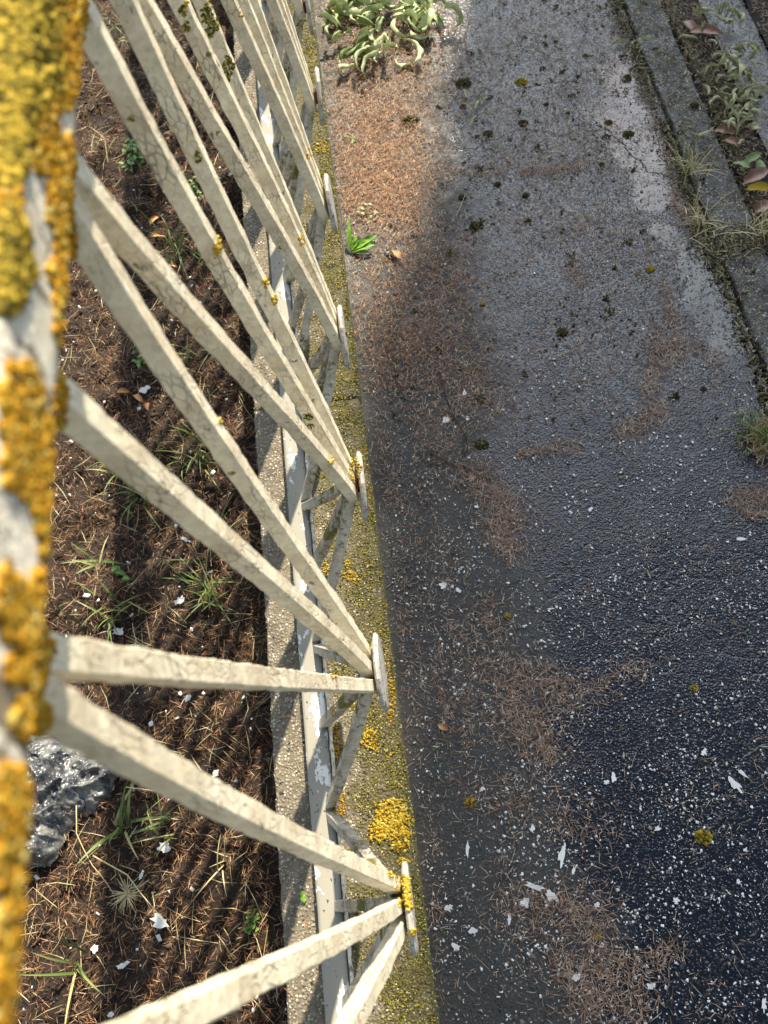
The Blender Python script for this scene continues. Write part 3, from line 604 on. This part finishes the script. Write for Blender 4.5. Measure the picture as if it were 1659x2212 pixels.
# ---------------------------------------------------------------- moss clumps on the pavement
def clump_mesh(cx, cy, cz, r, n=70, h=.6):
    P = []; 
    for _ in range(n):
        a, q = random.uniform(0, 6.28), math.sqrt(random.random()); P.append((cx+r*q*math.cos(a)*1.15, cy+r*q*math.sin(a)*.9, cz+r*h*(1-q*q)*random.random()))
    return blobs_mesh(np.array(P), np.full(n, r*.24)*rng.uniform(.6, 1.3, n), ICO0, .9, .4)
MC_ = [(1055, 288, .009), (1028, 488, .012), (1075, 398, .007), (998, 425, .007), (1215, 717, .010), (1315, 265, .008), (1355, 168, .009), (1358, 290, .011), (1300, 355, .006), (1130, 265, .009),
       (1265, 120, .006), (1500, 228, .009), (1040, 960, .011), (885, 262, .018), (1000, 230, .007), (1180, 225, .005), (1470, 285, .006), (1200, 90, .005), (1060, 210, .006), (1520, 840, .005), (880, 150, .012), (1000, 180, .016)]
for k, (u, v, r) in enumerate(MC_):
    p = at(u, v, .001); z = .013 if .74 < p[0] < .84 else .001; p = at(u, v, z); V, Fc = clump_mesh(p[0], p[1], z, r)
    lb = {4: 'single dark moss clump alone on the smooth wet asphalt', 13: 'broad dark brown moss clump in the sunlit orange needles', 12: 'dark moss clump beside the bare twig'}.get(k) or 'small dark moss clump fallen on the wet pavement'
    tag(mk('moss_clump', V, Fc, MDM, None, tuple(p)), lb, 'moss clump', 'dark moss clumps on the pavement')
for (u, v, r, lb) in [(1125, 178, .013, 'yellow-green moss tuft on the upper pavement'), (1500, 1487, .006, 'tiny yellow-green moss crumb on the lower right asphalt'), (1405, 582, .008, 'olive moss crumb near the puddle edge'), (1015, 1733, .008, 'green moss crumb on the lower pavement beside the big lichen patch'),
                      (1300-10, 2000+22, .005, 'yellow crumb of lichen under the paint flake cluster'), (1095, 1530-200, .005, 'little moss crumb left of the needle trail'), (1520, 1808, .011, 'pale brown fungus-like crumb on the lower right asphalt'), (1042, 745-88, .005, 'small yellow lichen crumb in the brown needles')]:
    p = at(u, v, .001); V, Fc = clump_mesh(p[0], p[1], .001, r); tag(mk('moss_crumb', V, Fc, MGL, None, tuple(p)), lb, 'moss crumb')

# ---------------------------------------------------------------- leaves
def leaf_mesh(L, W, curl=1.0, fold=.6, twist=.3, roll=.0, nl=12, nw=6, shape=1.0):
    V = []; wav = random.uniform(0, 6)
    x = z = 0; ang = random.uniform(.1, .5)
    for i in range(nl+1):
        t = i/nl; wd = W*.5*(math.sin(math.pi*min(1, t*.93+.07))**shape)*(1-.25*t)+.0006
        if t < .12: wd = .0012
        tw = twist*(t-.3)*3
        for j in range(nw+1):
            s = j/nw*2-1; a = s*fold*(1+roll*t)
            y = wd*math.sin(a)/max(fold, .3)*1.0; zz = wd*(1-math.cos(a))/max(fold, .3)+.0009*math.sin(t*17+wav+s*2)*abs(s)
            V.append((x+0, y*math.cos(tw)-zz*math.sin(tw), z+y*math.sin(tw)+zz*math.cos(tw)))
        x += L/nl*math.cos(ang); z += L/nl*math.sin(ang); ang -= curl/nl*(.5+t*1.2)
    V = np.array(V); V[:, 0] -= V[:, 0].mean(); V[:, 2] -= V[:, 2].min(); k = nw+1
    i, j = np.meshgrid(np.arange(nl), np.arange(nw)); b = (i*k+j).ravel()
    return V, np.stack([b, b+1, b+k+1, b+k], -1)
def place_leaf(u, v, z, L, W, rot, mat, label, cat='leaf', group=None, name='leaf', loose=False, **kw):
    V, Fc = leaf_mesh(L, W, **kw); p = at(u, v, z)
    if loose:
        o_ = random.uniform(0, 99)
        for q_ in V: d_ = noise.noise_vector(Vector((q_[0]*70+o_, q_[1]*70, q_[2]*70)))*.0035; q_ += d_[:]
    c = s = 0; p = at(u, v, z); c, s = math.cos(rot), math.sin(rot)
    if loose:
        a = random.uniform(-2.2, 2.2); y, zz = V[:, 1].copy(), V[:, 2]-V[:, 2].mean(); V[:, 1], V[:, 2] = y*math.cos(a)-zz*math.sin(a), y*math.sin(a)+zz*math.cos(a)
        b = random.uniform(-.5, .5); x, zz = V[:, 0].copy(), V[:, 2].copy(); V[:, 0], V[:, 2] = x*math.cos(b)-zz*math.sin(b), x*math.sin(b)+zz*math.cos(b)
        V[:, 2] = (V[:, 2]-V[:, 2].min())*.8
    V = np.stack([V[:, 0]*c-V[:, 1]*s, V[:, 0]*s+V[:, 1]*c, V[:, 2]], -1)+p
    return tag(mk(name, V, Fc, mat, None, tuple(p), smooth=True), label, cat, group)
for i in range(96):                                    # the sunlit heap at the wall end of the pavement
    if i < 58: u, v = max(715, random.gauss(812, 80)), random.gauss(26, 26)
    else: u, v = random.gauss(790, 32), random.gauss(118, 22)
    if i > 76: u, v = random.gauss(900, 25), random.gauss(60, 30)
    u = max(u, 712)
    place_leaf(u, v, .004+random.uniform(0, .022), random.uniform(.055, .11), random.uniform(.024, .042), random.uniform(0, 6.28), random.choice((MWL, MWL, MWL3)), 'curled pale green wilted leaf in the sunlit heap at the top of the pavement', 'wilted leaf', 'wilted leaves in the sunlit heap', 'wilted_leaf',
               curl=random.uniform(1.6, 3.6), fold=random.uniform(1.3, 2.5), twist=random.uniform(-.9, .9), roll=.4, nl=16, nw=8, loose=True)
for i in range(84):                                    # heap beyond the kerb, leaf colour dulled to stand for shade
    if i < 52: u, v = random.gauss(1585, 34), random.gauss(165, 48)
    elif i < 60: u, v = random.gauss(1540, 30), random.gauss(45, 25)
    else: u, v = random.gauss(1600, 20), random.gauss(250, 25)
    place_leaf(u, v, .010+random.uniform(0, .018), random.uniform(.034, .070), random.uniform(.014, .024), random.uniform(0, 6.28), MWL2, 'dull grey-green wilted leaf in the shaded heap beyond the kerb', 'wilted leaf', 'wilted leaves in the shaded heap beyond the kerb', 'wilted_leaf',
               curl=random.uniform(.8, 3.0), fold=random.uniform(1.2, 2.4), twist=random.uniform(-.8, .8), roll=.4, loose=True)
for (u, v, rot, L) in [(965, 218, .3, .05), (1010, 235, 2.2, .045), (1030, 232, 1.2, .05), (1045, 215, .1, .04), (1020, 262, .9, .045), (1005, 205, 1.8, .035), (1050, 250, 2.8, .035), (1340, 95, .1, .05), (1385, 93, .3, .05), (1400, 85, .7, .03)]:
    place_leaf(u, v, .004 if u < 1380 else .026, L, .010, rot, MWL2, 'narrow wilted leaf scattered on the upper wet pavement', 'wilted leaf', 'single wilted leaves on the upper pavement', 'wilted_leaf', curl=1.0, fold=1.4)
for (u, v, rot, L, W_, lb) in [(1520, 78, -.4, .085, .034, 'broad red-brown fallen leaf beyond the kerb near the top'), (1490, 60, -1.2, .06, .028, 'brown leaf tucked under the broad red-brown one'), (1632, 385, .45, .075, .034, 'shiny red-brown leaf at the right picture edge'),
                               (1640, 412, -.05, .07, .026, 'yellowish olive leaf under the shiny red-brown leaf'), (1565, 288, -.2, .055, .026, 'brown curled leaf beside the kerb joint grass'), (1580, 310, -.6, .045, .022, 'dark brown leaf below the curled one beside the kerb'), (1645, 450, .6, .05, .03, 'tan crumpled leaf at the right picture edge above dry grass')]:
    place_leaf(u, v, .016, L, W_, rot, MBL if 'yellow' not in lb else MGL, lb, 'fallen leaf', 'brown fallen leaves beyond the kerb', 'fallen_leaf', curl=.7, fold=.7)
for (u, v, rot, lb) in [(1625, 345, .4, 'glossy green leaf beyond the kerb, upper of the green ones'), (1600, 360, 2.6, 'small green leaf left of the glossy one'), (1640, 362, 1.3, 'dark green leaf touching the glossy green one')]:
    place_leaf(u, v, .02, .045, .022, rot, MGR, lb, 'green leaf', name='green_leaf', curl=.8, fold=.5)
place_leaf(857, 552, .006, .036, .018, 2.1, MOL, 'dry orange leaf on the needles right of the green sprout', 'fallen leaf', name='fallen_leaf', curl=.9, fold=.5)
place_leaf(958, 1572, .004, .020, .010, -.5, MOL, 'pinkish brown leaf scrap near the wall on the lower pavement', 'fallen leaf', name='fallen_leaf', curl=.8, fold=.5)
place_leaf(655, 1937, WZ+.003, .016, .008, 1.7, MSP, 'tiny green leaf lying on the concrete wall top', 'leaf', name='green_leaf', curl=.3, fold=.4)
for (u, v, rot, L) in [(300, 865, 2.4, .045), (320, 880, 1.9, .03), (335, 480, 1.0, .04), (345, 520, .4, .05), (375, 577, .4, .02), (270, 850, .2, .03), (200, 480, 1, .03)]:
    place_leaf(u, v, SOILZ+.02, L, .014, rot, MOL, 'crisp orange-brown curled leaf on the needle mulch behind the bars', 'fallen leaf', 'crisp brown leaves on the mulch', 'fallen_leaf', curl=1.6, fold=1.0, twist=.6)

# ---------------------------------------------------------------- grass and weeds
def blade(acc, x, y, z, L, W, rot, lean, bend, seg=7):
    px, pz, a = 0.0, 0.0, math.pi/2-lean; V = []
    for i in range(seg+1):
        t = i/seg; wd = W*.5*(1-t**2.2)+.0002
        for s in (-1, 0, 1):
            X, Yv, Z = px, s*wd, pz-(abs(s))*0+(.0 if s else -wd*.35)
            V.append((x+X*math.cos(rot)-Yv*math.sin(rot), y+X*math.sin(rot)+Yv*math.cos(rot), z+Z))
        px += L/seg*math.cos(a); pz += L/seg*math.sin(a); a -= bend/seg*(.4+1.2*t)
        if pz < .004 and i > 1: pz = .004
    b = acc.n*0; Fc = []
    for i in range(seg):
        for j in range(2): Fc.append((i*3+j, i*3+j+1, i*3+j+4, i*3+j+3))
    acc.add(V, Fc)
def tuft(u, v, zz, n, L, spread, label, mat=None, W=.003, lean=(.15, 1.1), cat='grass tuft', name='grass_tuft', group=None, dirs=None, bend=(.3, 1.6)):
    p = at(u, v, zz); A = Acc()
    for _ in range(int(n*1.5)):
        rot = random.uniform(0, 6.28) if dirs is None else R(random.gauss(*dirs))
        blade(A, p[0]+random.gauss(0, spread), p[1]+random.gauss(0, spread), zz, L*random.uniform(.5, 1.15), W*random.uniform(.6, 1.2), rot, random.uniform(*lean), random.uniform(*bend))
    V, Fc = A.get(); return tag(mk(name, V, Fc, mat or MGR, None, tuple(p), smooth=True), label, cat, group)
Z = SOILZ+.004
tuft(262, 1010, Z, 18, .075, .012, 'green grass tuft on the mulch between the fourth and fifth bars', group='grass tufts behind the wall')
tuft(305, 1075, Z, 20, .080, .012, 'fuller green grass tuft just right of and below the one between the bars', group='grass tufts behind the wall')
tuft(215, 1215, Z, 5, .085, .008, 'sparse grass with one broad curved blade near the handrail', W=.005, group='grass tufts behind the wall')
tuft(250, 1330, Z, 12, .09, .014, 'mixed green and dry grass just above the level bar', group='grass tufts behind the wall', W=.0035)
tuft(455, 1290, Z, 18, .10, .014, 'tall grass tuft leaning against the shaded wall foot', group='grass tufts behind the wall')
tuft(475, 1180, Z, 18, .10, .02, 'thin tall grass behind the wall above the leaning tuft', group='grass tufts behind the wall', W=.002)
tuft(420, 990, Z, 22, .10, .02, 'shaded dark grass beside the wall under the fourth bar', group='grass tufts behind the wall', W=.0025)
tuft(400, 800, Z, 18, .09, .02, 'fine grass stems in the shadow behind the second bar group', group='grass tufts behind the wall', W=.002)
tuft(375, 545, Z, 16, .11, .015, 'wispy long grass crossing under the upper bars', group='grass tufts behind the wall', W=.0022)
tuft(455, 560, Z, 10, .09, .015, 'small grass tuft close to the wall under the upper bars', group='grass tufts behind the wall', W=.0022)
tuft(270, 1790, Z, 7, .10, .006, 'bright green grass with broad blades right of the dark plastic', group='grass tufts behind the wall', W=.006)
tuft(165, 2090, Z, 6, .085, .010, 'few upright green blades at the lower left beside the handrail', group='grass tufts behind the wall', W=.004)
tuft(345, 1790, Z, 6, .07, .012, 'short thin grass blades under the lowest long bar', group='grass tufts behind the wall', W=.0035)
tuft(490, 1870, Z, 5, .07, .008, 'pale short stems standing near the wall under the lowest long bar', mat=MDG, group='grass tufts behind the wall', W=.002)
tuft(275, 70, Z, 14, .08, .03, 'grass growing in the mulch at the very top left', group='grass tufts behind the wall')
tuft(210, 330, Z, 10, .07, .03, 'thin dry stems in the mulch beside the handrail near the top', mat=MDG, group='grass tufts behind the wall', W=.0018)
tuft(330, 1420, Z, 8, .06, .02, 'dry pale stems on the mulch directly below the level bar', mat=MDG, W=.0018, group='grass tufts behind the wall')
tuft(275, 1930, Z, 34, .034, .002, 'dry star-shaped seed head on the mulch', mat=MDG, W=.0012, lean=(.9, 1.5), cat='seed head', name='seed_head', bend=(-.1, .3))
def stalk(pts, r, label, mat, name='dry_stalk', cat='stalk', extra=()):
    A = None; V, Fc = [], []; 
    for path in (pts,)+tuple(extra):
        q = [Vector(tuple(at(u, v, z))) for u, v, z in path]; P = []
        for i in range(len(q)-1):
            for t in np.linspace(0, 1, 6, endpoint=False): P.append(q[i].lerp(q[i+1], t)+Vector((nz(i+t, u), nz(i+t, v+9), 0))*.0015)
        P.append(q[-1]); a, f = tube(P, [r*(1-.5*i/len(P)) for i in range(len(P))], 6)
        f = [tuple(k+len(V) for k in g) for g in f]; V += a; Fc += f
    return tag(mk(name, V, Fc, mat, None, tuple(at(*pts[0])), smooth=True), label, cat)
stalk([(165, 1740, 0), (165, 1800, 0), (200, 1870, -.01), (245, 1930, -.02)], .0011, 'long pale dry grass stalk bending past the dark plastic', MDG, extra=([(200, 1848, -.01), (275, 1890, 0), (330, 1960, .01), (372, 2020, -.01)],))
stalk([(272, 1700, .0), (330, 1708, .01), (420, 1722, .0)], .0009, 'straight pale dry straw lying under the lowest long bar', MDG, cat='straw', name='dry_straw')
stalk([(1010, 950, .004), (985, 905, .005), (965, 860, .004), (948, 800, .006), (943, 735, .003)], .0012, 'dark branching twig fallen on the needle clump of the pavement', MTW, 'dead_twig', 'twig',
      extra=([(1000, 930, .004), (1003, 985, .006), (985, 1005, .003), (930, 1003, .004), (905, 985, .003)], [(985, 1005, .003), (940, 985, .007), (915, 960, .003)], [(1003, 985, .006), (1010, 960, .008), (1005, 900, .004)], [(930, 1003, .003), (935, 960, .003)], [(970, 1000, .004), (925, 975, .006), (895, 978, .003)], [(1000, 1005, .004), (1040, 1030, .003), (1080, 1038, .003)]))
stalk([(985, 470, .003), (1005, 420, .006)], .0007, 'short thin straw on the pavement right of the sprout', MDG, 'dry_straw', 'straw')
stalk([(1560, 900, .01), (1620, 880, .01)], .0006, 'thin straw by the right edge grass', MDG, 'dry_straw', 'straw')
# kerb side tufts (in the shade)
tuft(1495, 365, .012, 26, .075, .014, 'pale dry grass tuft growing at the kerb joint, upper one', mat=MDG, W=.0018, group='dry grass tufts along the kerb')
tuft(1510, 480, .012, 30, .060, .020, 'dry grass tuft filling the gap between the two kerb stones', mat=MDG, W=.0018, group='dry grass tufts along the kerb')
tuft(1650, 500, .016, 30, .070, .016, 'dry grass tuft beyond the kerb at the right picture edge', mat=MDG, W=.0020, group='dry grass tufts along the kerb')
tuft(1555, 40, .012, 16, .060, .02, 'green grass beyond the kerb near the top', W=.002)
tuft(1335, 8, .004, 12, .04, .012, 'small green weed tuft at the upper kerb foot', W=.003)
tuft(1480, 350, .012, 14, .045, .02, 'short green grass at the foot of the pale kerb tuft', W=.0022)
e = empty('edge_weed', tuple(at(1655, 950, .003)), 'green grass on a brown mossy cushion at the right picture edge', 'weed')
p = at(1662, 955, .003); NP = np.array([(p[0]+random.gauss(0, .02), p[1]+random.gauss(0, .022), .003+random.uniform(0, .016)) for _ in range(900)]); V, Fc = needles_mesh(NP, rng.uniform(.007, .014, 900), rng.uniform(.0009, .0013, 900), .5); mk('cushion', V, Fc, MN, e, tuple(p))
A = Acc()
for _ in range(150): blade(A, p[0]+random.gauss(-.005, .018), p[1]+random.gauss(.010, .02), .010, random.uniform(.02, .055), .0016, random.gauss(2.8, .9), random.uniform(.3, 1.2), random.uniform(.2, 1.2))
V, Fc = A.get(); mk('blades', V, Fc, MGR, e, tuple(p))
# fresh sprout by the wall
e = empty('green_sprout', tuple(at(757, 545, .002)), 'fresh bright green sprout growing at the wall foot', 'sprout')
for k, (rot, L, W_, an) in enumerate([(1.5, .060, .011, .5), (1.05, .034, .017, .5), (.28, .064, .017, .15), (.02, .060, .019, .10), (-.22, .040, .012, .05), (.65, .030, .010, .6)]):
    V, Fc = leaf_mesh(L, W_, curl=.5, fold=.5, shape=.8); V[:, 0] -= V[:, 0].min(); V[:, 2] += V[:, 0]*an; c, s = math.cos(rot), math.sin(rot); b = at(757, 545, .004)
    V = np.stack([V[:, 0]*c-V[:, 1]*s, V[:, 0]*s+V[:, 1]*c, V[:, 2]], -1)+b; mk('leaf', V, Fc, MSP, e, tuple(b), smooth=True)
# leafy weeds
def weed(u, v, zz, n, spread, L, label, mat, h=.03):
    p = at(u, v, zz); e = empty('leafy_weed', tuple(p), label, 'weed')
    q = []
    for k in range(n):
        a, r = random.uniform(0, 6.28), spread*math.sqrt(random.random()); b = np.array([p[0]+r*math.cos(a)*.6, p[1]+r*math.sin(a), zz+random.uniform(.005, h)]); q.append(b)
        V, Fc = leaf_mesh(L*random.uniform(.6, 1.2), L*.42, curl=.7, fold=.4, nl=6, nw=2); rot = random.uniform(0, 6.28); c, s = math.cos(rot), math.sin(rot)
        V = np.stack([V[:, 0]*c-V[:, 1]*s, V[:, 0]*s+V[:, 1]*c, V[:, 2]], -1)+b; mk('leaf', V, Fc, mat, e, tuple(b), smooth=True)
    A = Acc()
    for b in q[::2]:
        V, Fc = tube([tuple(p), tuple((p+b)/2+np.array([0, 0, .004])), tuple(b)], .0008, 4); A.add(V, [f for f in Fc if len(f) == 4][:8])
    V, Fc = A.get(); mk('stem', V, Fc, mat, e, tuple(p))
MWD = leafmat('weed_leaf', (.08, .17, .02), (.17, .28, .05), .5)
weed(290, 345, SOILZ+.004, 46, .055, .018, 'bright leafy green weed on the mulch between the handrail and the first long bars', MWD)
weed(310, 780, SOILZ+.004, 12, .03, .020, 'pale green leafy weed on the mulch above the white flake', MWD)
weed(420, 420, SOILZ+.004, 26, .05, .014, 'dark leafy weed in the shade under the upper bars', MWD)
weed(270, 1240, SOILZ+.004, 8, .02, .022, 'small broad-leaved weed on the mulch above the level bar', MWD)
weed(760, 300, .003, 7, .02, .011, 'little yellow-tipped sprig in the orange needles by the wall', MWL3, .006)
weed(795, 462, .003, 12, .035, .012, 'faded leafy sprig beside the wall above the green sprout', MWL2, .006)
weed(545, 1990, SOILZ+.004, 20, .02, .008, 'small dark moss-like weed close to the wall at the lower left', MWD, .01)

# ---------------------------------------------------------------- crumpled plastic
poly_px = [(-120, 1570), (60, 1575), (110, 1592), (190, 1625), (232, 1655), (205, 1720), (172, 1752), (132, 1768), (108, 1800), (92, 1840), (70, 1870), (-120, 1880)]
PP = [tuple(at(u, v, 0.0)[:2]) for u, v in poly_px]
def dpoly(x, y): return min(sd_seg(x, y, PP[i], PP[(i+1) % len(PP)]) for i in range(len(PP)))
def plastic():
    xs = np.linspace(min(p[0] for p in PP), max(p[0] for p in PP), 120); ys = np.linspace(min(p[1] for p in PP), max(p[1] for p in PP), 150)
    ids = {}; V = []; Fc = []
    def vid(i, j):
        if (i, j) not in ids:
            x, y = xs[i], ys[j]; d = dpoly(x, y); a_ = x+.25*y+.02*nz(x, y, 0, 12); b_ = y-.3*x+.03*nz(x, y, 7, 9); w1 = 1-abs(fbm(a_*1.1, b_*2.0, 0, 15, 2)); w2 = 1-abs(fbm(a_*2.2+5, b_*1.6, 3, 26, 3))
            z = SOILZ+.006+.030*(1-math.exp(-d/.02))+(.018*w1**4+.008*w2**4)*min(1, d/.015)
            ids[(i, j)] = len(V); V.append((x, y, z))
        return ids[(i, j)]
    for i in range(119):
        for j in range(149):
            x, y = (xs[i]+xs[i+1])/2, (ys[j]+ys[j+1])/2
            if in_poly(x+.004*nz(x, y, 0, 90), y+.004*nz(x, y, 4, 90), PP): Fc.append((vid(i, j), vid(i+1, j), vid(i+1, j+1), vid(i, j+1)))
    m = M('dirty_dark_plastic', .32); c = m.co(); n = m.noise(c, 40, 5, .6)
    col = m.mix(m.ramp(n, [(.45, 0), (.7, .8)]), (.045, .05, .058), (.30, .30, .28))
    col = m.mix(m.ramp(m.noise(c, 330, 2), [(.66, 0), (.7, 1)]), col, (.6, .6, .56))
    m.out(col, .25, m.bump(m.noise(c, 60, 4, .5), .35, .002))
    o = mk('crumpled_plastic', V, Fc, m.m, None, tuple(at(60, 1750, SOILZ)), smooth=True); tag(o, 'crumpled dirty dark grey plastic sack lying on the mulch beside the handrail', 'plastic sack')
plastic()

# ---------------------------------------------------------------- pebbles in the asphalt surface
Q = np.array([(random.uniform(WX1+.005, .735), random.uniform(-.35, 2.2), .0002) for _ in range(2600)])
MPB = island('asphalt_pebbles', [(0, (.03, .032, .036)), (.6, (.08, .08, .08)), (.85, (.20, .17, .13)), (1, (.34, .30, .25))], .3)
V, Fc = blobs_mesh(Q, rng.uniform(.0010, .0034, len(Q)), ICO1, .45, .12); tag(mk('pebbles', V, Fc, MPB, smooth=True), 'small rounded pebbles set in the wet asphalt surface', 'pebbles', kind='stuff')

# ---------------------------------------------------------------- unseen conifer added ahead, crown shaped to keep sun off the pavement
def conifer():
    Q = 10.0; sq, cq = math.sin(SUN_AZ), math.cos(SUN_AZ)
    def wp(p, q, z): return np.array([p*cq+q*sq, -p*sq+q*cq, z])
    k = math.tan(SUN_EL); b = wp(.62, Q, -.07)
    e = empty('shade_conifer', tuple(b), 'tall unseen conifer added ahead of the path, its high crown shaped to shade the pavement', 'tree')
    path = [tuple(wp(.62+.03*math.sin(z), Q, z)) for z in np.linspace(-.07, 9.4, 20)]
    V, Fc = tube(path, [.16*(1-.8*i/19) for i in range(20)], 10); mk('trunk', V, Fc, MTW, e, tuple(b))
    def prof(pts): return sorted(((Q-(x*sq+y*cq))*k, x*cq-y*sq) for x, y in pts)
    LP = prof([(.44, 2.3), (.40, 1.973), (.29, 1.453), (.17, 1.137), (.06, .865), (.035, .5), (.035, .3), (.035, -.2), (.06, -.6)])  # crown outline projected back from the wanted shade edge
    RP = prof([(1.1, 2.5), (1.2, 1.9), (1.15, 1.2), (.95, .4), (.85, -.3)])
    z0 = LP[0][0]; LP.append((z0+4.2, .45)); RP.append((z0+4.2, .75))
    zl, left = [a[0] for a in LP], [a[1] for a in LP]; zr, right = [a[0] for a in RP], [a[1] for a in RP]
    mh = island('conifer_green', [(0, (.02, .04, .012)), (1, (.06, .10, .03))], .7)
    V, Fc = [], []; zs = np.linspace(z0+.08, z0+4.1, 40); nk = 20
    for z in zs:
        l, r = np.interp(z, zl, left)+.07, np.interp(z, zr, right)-.07; c, h = (l+r)/2, max(.01, (r-l)/2)
        for i in range(nk):
            a = 6.2832*i/nk; V.append(wp(c+h*math.cos(a)*(1+.04*nz(a, z, 0, 2)), Q+min(.4, h)*math.sin(a), z))
    for j in range(39):
        for i in range(nk): Fc.append((j*nk+i, j*nk+(i+1) % nk, (j+1)*nk+(i+1) % nk, (j+1)*nk+i))
    mk('shade_core', np.array(V), np.array(Fc), mh, e, tuple(b))  # solid core added so the crown blocks the sun
    n = 34000; z = rng.uniform(z0, z0+4.2, n); l = np.interp(z, zl, left); r = np.interp(z, zr, right); c, h = (l+r)/2, (r-l)/2
    a = rng.uniform(0, 6.28, n); rad = rng.normal(.94, .10, n)+.05*np.sin(z*7)+.04*np.sin(z*17)
    p = c+h*np.cos(a)*rad; q = Q+np.minimum(.5, h)*np.sin(a)*rad
    P = np.stack([p*cq+q*sq, -p*sq+q*cq, z], -1); b1 = rng.uniform(0, 6.28, n); b2 = rng.uniform(-1.2, 1.2, n); L = rng.uniform(.05, .12, n)
    d = np.stack([np.cos(b1)*np.cos(b2), np.sin(b1)*np.cos(b2), np.sin(b2)], -1)*L[:, None]; s = np.cross(d, rng.normal(0, 1, (n, 3))); s = s/np.linalg.norm(s, axis=1)[:, None]*L[:, None]*.22
    V = np.stack([P-d*.5, P+s, P+d*.5, P-s], 1).reshape(-1, 3); b4 = np.arange(n)*4
    tag(mk('foliage', V, np.stack([b4, b4+1, b4+2, b4+3], -1), mh, e, tuple(b)), kind='stuff')
conifer()
